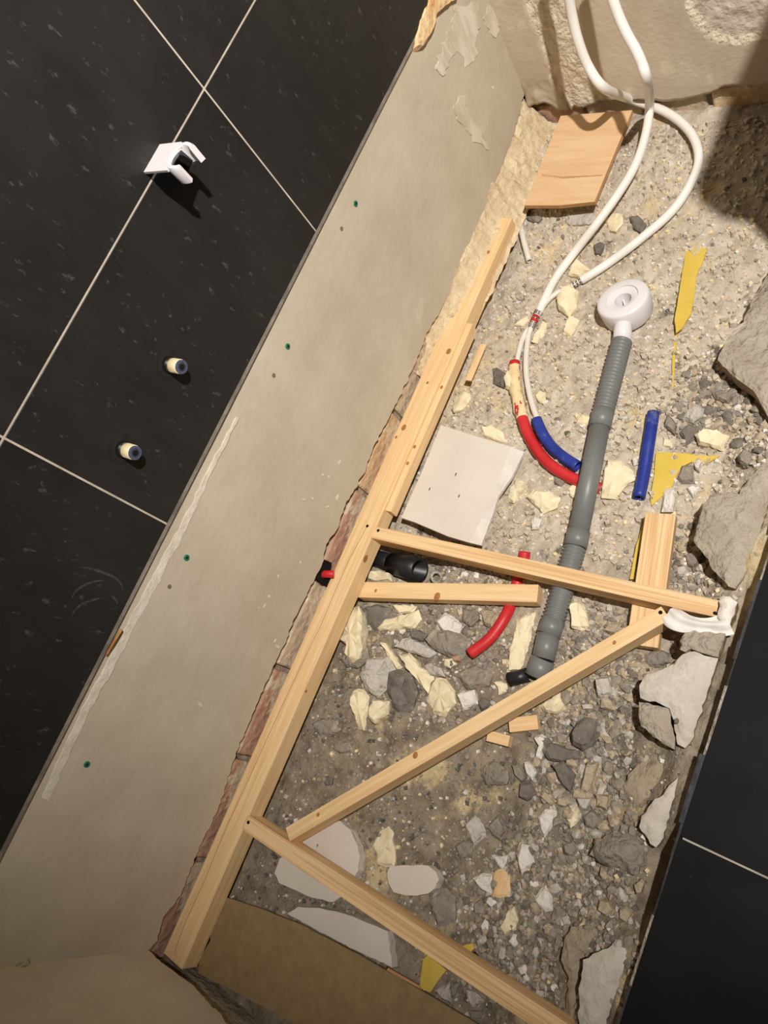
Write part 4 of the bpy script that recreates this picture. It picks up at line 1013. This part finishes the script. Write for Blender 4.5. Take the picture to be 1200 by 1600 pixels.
stones = [
 ([(566, 1056), (580, 1029), (608, 1025), (616, 1046), (606, 1072), (588, 1090), (572, 1078)], .034, LT, 'angular white grey stone left of the dark oval stone'),
 ([(607, 1070), (614, 1054), (626, 1046), (643, 1052), (653, 1082), (642, 1107), (624, 1112), (611, 1104)], .034, DK, 'large dark oval stone amid the foam scraps'),
 ([(620, 1012), (630, 1000), (642, 996), (664, 1006), (682, 1020), (670, 1028), (640, 1020)], .022, LT, 'long light grey stone below the flat foam piece'),
 ([(667, 1000), (680, 985), (700, 985), (722, 990), (736, 1002), (722, 1030), (700, 1026), (676, 1014)], .026, GR, 'beige grey stone left of the red pipe end'),
 ([(682, 972), (694, 957), (710, 964), (721, 975), (717, 994), (694, 988)], .020, WH, 'white shard below the stub batten'),
 ([(715, 1086), (728, 1080), (742, 1078), (746, 1100), (722, 1111)], .022, WH, 'white cube like shard above the diagonal brace'),
 ([(712, 1054), (728, 1042), (746, 1035), (770, 1056), (764, 1072), (732, 1078)], .020, GR, 'grey stone below the red pipe end'),
 ([(745, 1098), (756, 1090), (768, 1096), (764, 1108), (750, 1110)], .016, DK, 'dark grey pebble touching the diagonal brace'),
 ([(660, 1040), (672, 1034), (690, 1044), (698, 1060), (684, 1056), (670, 1056)], .016, LT, 'light grey stone above the broad rounded foam piece'),
 ([(530, 1030), (545, 1010), (574, 1012), (578, 1030), (560, 1044), (540, 1042)], .018, GR, 'grey stone half under the tall foam piece'),
 ([(572, 950), (592, 945), (612, 950), (608, 968), (586, 985), (574, 975)], .020, DK, 'dark stone in the shade below the stub batten'),
 ([(640, 986), (655, 984), (668, 992), (660, 1002), (644, 998)], .016, DK, 'dark stone under the flat foam piece'),
 ([(748, 950), (770, 950), (784, 962), (772, 985), (756, 976)], .018, TN, 'tan stone left of the red pipe below the stub batten'),
 ([(722, 952), (744, 952), (750, 968), (736, 980), (722, 970)], .016, GR, 'grey stone below the middle of the stub batten'),
 ([(489, 1132), (504, 1122), (528, 1126), (533, 1140), (520, 1148), (500, 1150)], .010, GR, 'flat grey stone beside the wall batten, upper one'),
 ([(520, 1170), (532, 1157), (545, 1160), (551, 1172), (532, 1178)], .010, GR, 'flat grey stone beside the wall batten, lower one'),
 ([(504, 1216), (512, 1211), (520, 1216), (518, 1226), (507, 1228)], .008, DK, 'dark pebble left of the diagonal brace on the dusty floor'),
 ([(930, 1062), (940, 1056), (953, 1058), (958, 1084), (946, 1092), (934, 1090)], .024, LT, 'light grey block in the gravel below the diagonal brace'),
 ([(892, 1146), (902, 1128), (915, 1120), (932, 1124), (936, 1150), (926, 1166), (912, 1173), (894, 1164)], .030, DK, 'large dark rounded stone in the gravel below the brace'),
 ([(997, 1031), (1012, 1020), (1030, 1014), (1052, 1024), (1050, 1036), (1030, 1043), (1012, 1042)], .018, GR, 'grey slab wedged between the brace end and the cracked slab'),
 ([(848, 1172), (858, 1160), (875, 1164), (900, 1172), (906, 1184), (880, 1192), (856, 1188)], .022, DK, 'dark brown stone below the large rounded stone'),
 ([(834, 1152), (846, 1146), (854, 1152), (850, 1170), (846, 1186), (838, 1184), (842, 1166)], .014, WH, 'narrow white shard beside the pine offcuts'),
 ([(841, 1277), (852, 1264), (872, 1267), (866, 1285), (851, 1311), (845, 1298)], .016, WH, 'white triangular shard in the middle of the gravel'),
 ([(817, 1191), (829, 1189), (839, 1207), (833, 1221), (822, 1210)], .014, WH, 'white shard leaning on a grey stone above the gravel'),
 ([(800, 1196), (814, 1196), (825, 1216), (817, 1223), (803, 1212)], .016, GR, 'grey stone to the left of the leaning white shard'),
 ([(749, 1202), (760, 1190), (775, 1188), (796, 1206), (793, 1226), (756, 1226)], .016, GR, 'flat grey brown slab below the lower pine offcut'),
 ([(726, 1287), (742, 1274), (753, 1283), (761, 1307), (741, 1322), (731, 1304)], .014, LT, 'light grey angular stone right of the jagged foam scrap'),
 ([(760, 1293), (780, 1272), (793, 1300), (782, 1313), (768, 1306)], .018, GR, 'grey stone beside the light angular stone'),
 ([(712, 1322), (725, 1312), (740, 1318), (736, 1338), (718, 1346)], .012, GR, 'grey flat stone below the light angular stone'),
 ([(906, 1240), (911, 1214), (918, 1191), (936, 1190), (930, 1216), (922, 1242)], .016, TN, 'long tan mortar shard standing in the gravel'),
 ([(931, 1240), (956, 1242), (950, 1267), (931, 1260)], .020, TN, 'square tan mortar block near the white edged wedge'),
 ([(901, 1247), (926, 1247), (918, 1267), (907, 1266)], .018, LT, 'grey wedge shaped block beside the square tan block'),
 ([(911, 1276), (927, 1265), (941, 1280), (928, 1300), (915, 1292)], .018, GR, 'grey green stone below the wedge shaped block'),
 ([(844, 1244), (850, 1234), (862, 1246), (870, 1258), (858, 1258)], .010, TN, 'thin tan splinter above the white triangular shard'),
 ([(871, 1246), (890, 1245), (897, 1256), (884, 1262), (870, 1258)], .012, TN, 'small tan block above the foam nub'),
 ([(812, 1225), (830, 1222), (840, 1236), (826, 1252), (814, 1246)], .020, DK, 'dark brown stone below the leaning white shard'),
 ([(862, 1195), (882, 1190), (900, 1210), (892, 1240), (876, 1226)], .020, DK, 'dark slate stone left of the long tan shard'),
 ([(809, 1338), (815, 1319), (826, 1320), (835, 1350), (816, 1366)], .016, WH, 'white shard left of the gravel bank centre'),
 ([(771, 1338), (794, 1336), (792, 1348), (785, 1358), (775, 1350)], .010, WH, 'small white shard above the wood chip'),
 ([(740, 1373), (756, 1364), (770, 1366), (770, 1403), (752, 1390)], .014, WH, 'white shard touching the left of the wood chip'),
 ([(835, 1406), (842, 1390), (851, 1382), (862, 1400), (864, 1422), (852, 1425), (843, 1416)], .014, WH, 'oval white shard with a dark dot in the gravel'),
 ([(672, 1402), (684, 1390), (697, 1387), (710, 1402), (711, 1440), (684, 1447), (676, 1424)], .012, GR, 'brown grey flat stone right of the oval plaster slab'),
 ([(786, 1526), (796, 1519), (807, 1528), (802, 1538), (790, 1536)], .014, TN, 'rounded tan pebble above the grained cross batten'),
 ([(680, 1546), (702, 1534), (706, 1566), (690, 1562)], .012, LT, 'light stone in the gap between batten and hardboard'),
 ([(704, 1536), (720, 1534), (712, 1556), (706, 1558)], .010, GR, 'grey stone in the gap between batten and hardboard'),
 ([(727, 1546), (744, 1550), (758, 1564), (740, 1576), (730, 1562)], .012, LT, 'pale stone near the lower end of the hardboard edge'),
 ([(730, 1578), (756, 1581), (750, 1592), (738, 1590)], .010, GR, 'grey stone by the bottom edge of the hardboard'),
 ([(1062, 655), (1073, 641), (1087, 632), (1101, 640), (1099, 653), (1083, 661)], .020, LT, 'light grey stone at the left of the dark gravel pocket'),
 ([(1037, 666), (1044, 647), (1058, 664), (1053, 678)], .018, GR, 'grey stone leaning beside the blue pipe offcut'),
 ([(1112, 613), (1126, 609), (1146, 619), (1138, 630), (1118, 624)], .018, GR, 'flat grey block in the dark gravel pocket'),
 ([(1083, 622), (1098, 614), (1112, 611), (1112, 619), (1092, 627)], .014, GR, 'bar shaped grey stone in the dark gravel pocket'),
 ([(1146, 635), (1154, 630), (1162, 636), (1154, 642), (1147, 641)], .010, WH, 'tiny white stone in the dark gravel pocket'),
 ([(1062, 676), (1078, 664), (1092, 668), (1086, 684), (1072, 696)], .016, DK, 'dark slate stone left of the orange cream foam block'),
 ([(1152, 712), (1162, 704), (1178, 710), (1182, 722), (1168, 729), (1156, 722)], .018, GR, 'grey stone between the foam block and the pale screed slab'),
 ([(1058, 746), (1066, 728), (1083, 729), (1085, 753), (1064, 756)], .016, GR, 'grey stone lying on the yellow tape corner'),
 ([(1082, 722), (1091, 713), (1098, 723), (1093, 738), (1086, 734)], .014, WH, 'white stone on the upper arm of the yellow tape corner'),
 ([(1033, 800), (1037, 763), (1054, 760), (1055, 780), (1052, 801)], .012, WH, 'white plaster bar at the upper end of the flat wide batten'),
 ([(1074, 764), (1084, 758), (1092, 764), (1083, 778)], .012, WH, 'small white lump below the grey stone on the yellow tape'),
 ([(987, 716), (996, 714), (998, 726), (990, 728)], .010, WH, 'white pebble left of the blue pipe offcut'),
 ([(769, 575), (776, 573), (791, 584), (787, 606), (770, 599)], .010, DK, 'dark grey slate chip left of the foam stained conduit'),
 ([(984, 340), (998, 338), (1010, 350), (1002, 362), (990, 356)], .014, DK, 'dark slate chip between the two white hoses'),
 ([(926, 382), (938, 374), (946, 382), (938, 398), (930, 396)], .012, DK, 'dark slate chip under the straight white hose'),
 ([(876, 338), (900, 330), (926, 332), (938, 342), (920, 350), (890, 350)], .010, LT, 'flat pale stone at the lower edge of the plywood'),
 ([(806, 333), (828, 332), (848, 342), (842, 348), (816, 342)], .012, GR, 'grey shard between batten end and plywood'),
 ([(866, 745), (876, 742), (884, 752), (876, 760), (866, 756)], .010, GR, 'grey pebble below the red conduit bend'),
 ([(828, 815), (835, 806), (846, 812), (842, 828), (831, 828)], .012, WH, 'white pebble between plasterboard and straight grey pipe'),
 ([(940, 985), (954, 972), (972, 976), (962, 992)], .018, TN, 'tan chunk under the upper part of the diagonal brace'),
 ([(1070, 868), (1086, 862), (1096, 872), (1088, 888), (1074, 884)], .016, GR, 'grey stone in the pocket below the pale flat screed slab'),
 ([(1058, 886), (1070, 884), (1076, 894), (1066, 902), (1056, 898)], .012, LT, 'pale pebble between the flat wide batten and the screed slab'),
 ([(880, 1318), (896, 1314), (904, 1326), (896, 1340), (882, 1334)], .014, GR, 'grey stone left of the rough concrete lump'),
 ([(1008, 1440 - 60), (1002, 1372), (990, 1382), (994, 1398), (1004, 1396)], .014, TN, 'tan stone below the rough concrete lump at the tile edge'),
 ([(936, 1405), (952, 1408), (962, 1422), (948, 1432), (934, 1422)], .016, TN, 'tan stone above the brown mortar shoulder'),
 ([(968, 1420), (980, 1415), (990, 1430), (980, 1442), (968, 1436)], .014, TN, 'rounded tan stone close to the tile edge above the mortar shoulder'),
 ([(1012, 870 - 0), (1016, 866), (1020, 872), (1016, 878)], .004, WH, 'white fleck resting by the flat wide batten'),
]
for poly, th, mt, lab in stones[:-1]:
    chunk('stone', poly, mt, th, lab, 'stone', 'rubble stones', amp=1.0, step=10, inset=0.72, rough=0.35)
o = chunk('wood_chip', [(772, 1360), (785, 1355), (797, 1372), (798, 1405), (770, 1400), (770, 1378)], M['wood'], .010, 'flat orange wood chip standing beside a white shard', 'wood')
o = chunk('brick_chip', [(703, 1022), (712, 1018), (722, 1024), (720, 1034), (708, 1034)], M['brick'][0], .016, 'brown brick chip at the mouth of the red pipe', 'stone')
o = chunk('rubber_plug', [(735, 1490), (741, 1487), (747, 1493), (744, 1500), (737, 1498)], M['black_plastic'], .012, 'small black plug above the grained cross batten', 'plug')
# dark dot on the cracked slab
c = P(1057, 1126, 0.059); o = prism('drill_mark', [c + Vector((0.0045 * math.cos(i * math.pi / 5), 0.003 * math.sin(i * math.pi / 5), 0)) for i in range(10)], 0.006, M['stone'][1])
tag(o, 'small dark round mark on the whitish cracked slab', 'mark')

# ------------------------------------------------------------------ smaller rubble: shared shapes
def pebble_mesh(seed, mat):
    r = random.Random(seed); bm = bmesh.new()
    bmesh.ops.create_icosphere(bm, subdivisions=1, radius=1.0)
    sx, sy, sz = r.uniform(0.8, 1.3), r.uniform(0.6, 1.0), r.uniform(0.35, 0.7)
    pl = [(Vector((r.uniform(-1, 1), r.uniform(-1, 1), r.uniform(-.4, 1))).normalized(), r.uniform(0.5, 0.8)) for _ in range(6)]
    for v in bm.verts:
        for n_, d_ in pl:
            e = v.co.dot(n_) - d_
            if e > 0: v.co -= n_ * e
        v.co = Vector((v.co.x * sx, v.co.y * sy, v.co.z * sz)) * r.uniform(0.9, 1.1)
    me = bpy.data.meshes.new('pebble'); bm.to_mesh(me); bm.free(); me.materials.append(mat); return me
PM = [material('grey_gravel_stone', (132, 122, 108), (160, 149, 133), 1.6, 0.95), material('slate_gravel_stone', (104, 97, 88), (132, 123, 111), 1.6, 0.95), material('light_gravel_stone', (176, 167, 154), (204, 195, 182), 1.6, 0.95),
      material('white_gravel_stone', (214, 206, 194), (232, 225, 214), 1.6, 0.95), material('tan_gravel_stone', (160, 143, 119), (190, 173, 147), 1.6, 0.95)]
PEB = {i: [pebble_mesh(100 * i + k, PM[i]) for k in range(6)] for i in range(5)}
Z1 = [(850, 1110), (885, 1080), (940, 1040), (985, 1015), (1000, 1045), (992, 1100), (985, 1150), (985, 1200), (975, 1240), (960, 1290), (930, 1305), (880, 1300), (850, 1250), (835, 1190), (845, 1150)]
Z2 = [(790, 1280), (850, 1310), (930, 1320), (950, 1360), (985, 1380), (985, 1430), (900, 1440), (870, 1500), (880, 1560), (840, 1560), (790, 1520), (740, 1480), (720, 1440), (730, 1390), (770, 1350)]
Z3 = [(560, 950), (700, 945), (790, 955), (790, 1010), (760, 1060), (720, 1110), (690, 1130), (620, 1115), (575, 1110), (540, 1045), (545, 1010)]
Z4 = [(1055, 600), (1080, 575), (1110, 560), (1150, 595), (1195, 640), (1200, 690), (1180, 715), (1140, 690), (1100, 670), (1060, 660)]
Z5 = [(1050, 830), (1080, 845), (1120, 905), (1085, 930), (1045, 925), (1040, 880)]
Z6 = [(930, 960), (985, 975), (980, 1010), (940, 1035), (900, 1050), (890, 1010), (900, 975)]
Z7 = [(680, 880), (780, 890), (780, 910), (690, 905)]
zones = [
 (Z1, 66, (0, 0, 1, 4, 2, 4), (8, 15), 'in the heap below the diagonal brace', 'gravel below the diagonal brace'),
 (Z2, 62, (0, 0, 0, 4, 2, 2, 3), (6, 12), 'on the bank above the grained batten', 'gravel above the grained batten'),
 (Z3, 36, (0, 0, 1, 2, 2, 3), (6, 12), 'among the foam below the stub batten', 'stones among the foam scraps'),
 (Z4, 34, (1, 0, 0, 4, 4), (8, 15), 'in the dark pocket at the right edge', 'gravel in the dark pocket'),
 (Z5, 16, (1, 0, 0, 4), (6, 11), 'between flat wide batten and screed slab', 'gravel beside the flat wide batten'),
 (Z6, 16, (0, 0, 1, 4, 2), (6, 11), 'between drain pipe and diagonal brace', 'gravel between pipe and brace'),
 (Z7, 8, (0, 2, 4, 3), (6, 10), 'between the cross batten and the stub', 'stones between the two battens'),
]
CN = ('grey', 'dark slate', 'light grey', 'white', 'tan')
pr = random.Random(21)
for poly, n, mats, (s0, s1), lab, grp in zones:
    xs = [q[0] for q in poly]; ysz = [q[1] for q in poly]; k = 0; placed = []
    tries = 0
    while k < n and tries < 8000:
        tries += 1
        px, py = pr.uniform(min(xs), max(xs)), pr.uniform(min(ysz), max(ysz))
        if not inside(px, py, poly): continue
        s = s0 + (s1 - s0) * pr.random() ** 1.4
        if any(math.hypot(px - a, py - b) < 0.60 * (s + c_) for a, b, c_ in placed): continue
        if any(inside(px, py, q[0]) for q in stones): continue
        placed.append((px, py, s)); k += 1
        w = s / 840.0
        loc = G(px, py, w * 0.3)
        mi = pr.choice(mats)
        o = bpy.data.objects.new('gravel_stone', PEB[mi][pr.randrange(6)]); COL.objects.link(o)
        o.location = loc; o.scale = (w, w, w); o.rotation_euler = (pr.uniform(-.5, .5), pr.uniform(-.5, .5), pr.uniform(0, 6.28))
        tag(o, 'loose %s %s stone %s' % ('big' if s > (s0 + s1) / 2 else 'small', CN[mi], lab), 'stone', grp)
# finer gravel filling those heaps, too fine to count
def fine_gravel(name, mi, n, label, seed):
    r = random.Random(seed); vs, fs = [], []; k = 0
    zs = [(Z1, 5), (Z2, 6), (Z3, 2.5), (Z4, 2.5), (Z5, 1.2), (Z6, 1.6), (Z7, .5)]
    while k < n:
        poly = r.choices([z[0] for z in zs], [z[1] for z in zs])[0]
        xs = [q[0] for q in poly]; yy = [q[1] for q in poly]
        px, py = r.uniform(min(xs) - 12, max(xs) + 12), r.uniform(min(yy) - 12, max(yy) + 12)
        if not inside(px, py, poly) and r.random() > 0.25: continue
        k += 1
        w = (2.2 + 5.5 * r.random() ** 1.5) / 840.0; c = G(px, py, w * 0.3)
        rot = Matrix.Rotation(r.uniform(0, 6.28), 3, 'Z') @ Matrix.Rotation(r.uniform(-.6, .6), 3, 'X')
        me = PEB[mi][r.randrange(6)]; b = len(vs)
        vs += [c + rot @ (v.co * w) for v in me.vertices]
        fs += [tuple(b + i for i in p_.vertices) for p_ in me.polygons]
    o = mesh(name, vs, fs, M['stone'][mi], origin=Vector((0, 0, 0))); tag(o, label, 'gravel', kind='stuff')
fine_gravel('grey_gravel', 0, 2000, 'fine grey gravel filling the rubble heaps', 31)
fine_gravel('dark_gravel', 1, 500, 'fine dark gravel filling the rubble heaps', 32)
fine_gravel('pale_gravel', 2, 1100, 'fine pale gravel filling the rubble heaps', 33)
fine_gravel('tan_gravel', 4, 1500, 'fine tan gravel filling the rubble heaps', 34)

# ------------------------------------------------------------------ crumbs nobody could count
def crumbs(name, n, mat, size, where, label, seed):
    r = random.Random(seed); vs, fs = [], []; k = 0
    while k < n:
        x, y = r.uniform(XN + 0.02, XF - 0.02), r.uniform(-0.77, -0.03)
        if r.random() > where(x, y): continue
        k += 1
        s = size * (0.35 + 1.5 * r.random() ** 3); z = ground(x, y) + s * 0.25
        b = len(vs); a0 = r.uniform(0, 6.28); h = s * r.uniform(0.4, 0.9); m_ = 4
        for i in range(m_):
            a = a0 + 2 * math.pi * i / m_; q = s * r.uniform(0.6, 1.2)
            vs.append((x + math.cos(a) * q, y + math.sin(a) * q, z - s * 0.5))
            vs.append((x + math.cos(a + .2) * q * 0.7, y + math.sin(a + .2) * q * 0.7, z + h * r.uniform(0.4, 1.0)))
        for i in range(m_):
            j = (i + 1) % m_
            fs.append((b + 2 * i, b + 2 * j, b + 2 * j + 1, b + 2 * i + 1))
        fs.append(tuple(b + 2 * i + 1 for i in range(m_)))
    o = mesh(name, vs, fs, mat, origin=Vector((0, 0, 0))); tag(o, label, 'rubble', kind='stuff'); return o
clump = lambda x, y, s, sd: max(0.0, min(1.0, 0.5 + 1.6 * fbm(x, y, s, 3, sd)))
crumbs('grey_crumbs', 4200, M['crumb'][0], 0.0042, lambda x, y: (0.25 + 0.75 * clump(x, y, 6, 1)) * (1 - 0.85 * sm(x, 0.0, 0.5)), 'fine grey mortar crumbs strewn over the bare floor', 1)
crumbs('pale_crumbs', 5200, M['crumb'][4], 0.0058, lambda x, y: sm(x, 0.0, 0.5) * (0.2 + 0.8 * clump(x, y, 7, 6)), 'dusty pale mortar lumps covering the far half of the floor', 5)
crumbs('cream_crumbs', 2200, M['crumb'][1], 0.0042, lambda x, y: clump(x, y, 5, 2) * (0.35 + 0.65 * sm(x, -0.1, 0.5)), 'fine cream foam crumbs strewn over the bare floor', 2)
crumbs('white_crumbs', 4500, M['crumb'][2], 0.0038, lambda x, y: (0.3 + 0.7 * clump(x, y, 6, 3)) * (0.3 + 0.7 * sm(x, 0.0, 0.6)), 'fine white plaster crumbs strewn over the bare floor', 3)
crumbs('dark_crumbs', 1300, M['crumb'][3], 0.0040, lambda x, y: clump(x, y, 6, 4) * (1 - 0.95 * sm(x, 0.0, 0.45)), 'fine dark slate crumbs strewn over the bare floor', 4)

# ================================================================== OUT OF THE PICTURE: what lights and shades the room
d_ = (AIM - LAMP).normalized()
lt = empty('ceiling_spotlight', (LAMP.x, LAMP.y, 2.45)); tag(lt, 'round metal ceiling spotlight aimed at the shower corner', 'lamp')
vs, fs = [], []
for i in range(28):
    a = 2 * math.pi * i / 28
    for r, z in ((0.058, 2.4495), (0.058, 2.443), (0.044, 2.441), (0.040, 2.449)): vs.append((LAMP.x + math.cos(a) * r, LAMP.y + math.sin(a) * r, z))
for i in range(28):
    j = (i + 1) % 28
    for k in range(4): fs.append((i * 4 + k, j * 4 + k, j * 4 + (k + 1) % 4, i * 4 + (k + 1) % 4))
mesh('lamp_ring', vs, fs, M['lampm'], lt)
vu = empty('added_vanity', (1.14, -1.13, ZT)); tag(vu, 'unseen vanity cabinet with washbasin, a guess added to cast a shadow', 'vanity')  # unseen and guessed, added to cast the rounded shadow at upper right
box('cabinet', (0.90, -1.44, 0.36), (XF, -0.855, 0.80), M['cabinet'], vu, bev=0.004)
for zz in (0.365, 0.585):
    dr = box('drawer_front', (0.882, -1.435, zz), (0.899, -0.860, zz + 0.21), M['cabinet'], vu, bev=0.003)
    box('handle', (0.868, -1.23, zz + 0.17), (0.881, -1.07, zz + 0.18), M['chrome'], dr, bev=0.002)
# basin with rounded corners and a bowl
def rrect(x0, x1, y0, y1, r, n=6):
    out = []
    for cx_, cy_, a0 in ((x1 - r, y1 - r, 0), (x0 + r, y1 - r, 90), (x0 + r, y0 + r, 180), (x1 - r, y0 + r, 270)):
        for i in range(n + 1):
            a = math.radians(a0 + 90 * i / n); out.append((cx_ + math.cos(a) * r, cy_ + math.sin(a) * r))
    return out
lo_ = [(0.866, XF, -1.46, -0.825, .045, 0.800), (0.860, XF, -1.465, -0.820, .05, 0.865), (0.885, XF - 0.09, -1.43, -0.855, .06, 0.865), (0.92, XF - 0.12, -1.39, -0.895, .07, 0.825)]
vs, fs = [], []
for x0_, x1_, y0_, y1_, r_, z_ in lo_: vs += [(a, b, z_) for a, b in rrect(x0_, x1_, y0_, y1_, r_)]
n = 28
for r_ in range(3):
    for i in range(n): fs.append((r_ * n + i, r_ * n + (i + 1) % n, (r_ + 1) * n + (i + 1) % n, (r_ + 1) * n + i))
fs += [tuple(range(n)), tuple(range(3 * n, 4 * n))]
mesh('washbasin', vs, fs, M['ceramic'], vu)
tp = tube('tap', [(1.345, -1.14, 0.863), (1.345, -1.14, 0.95), (1.33, -1.14, 0.99), (1.29, -1.14, 0.995), (1.22, -1.14, 0.985)], 0.013, M['chrome'], vu, n=6)
tube('tap_lever', [(1.345, -1.14, 0.985), (1.345, -1.14, 1.02), (1.325, -1.14, 1.05)], 0.006, M['chrome'], tp, n=4)
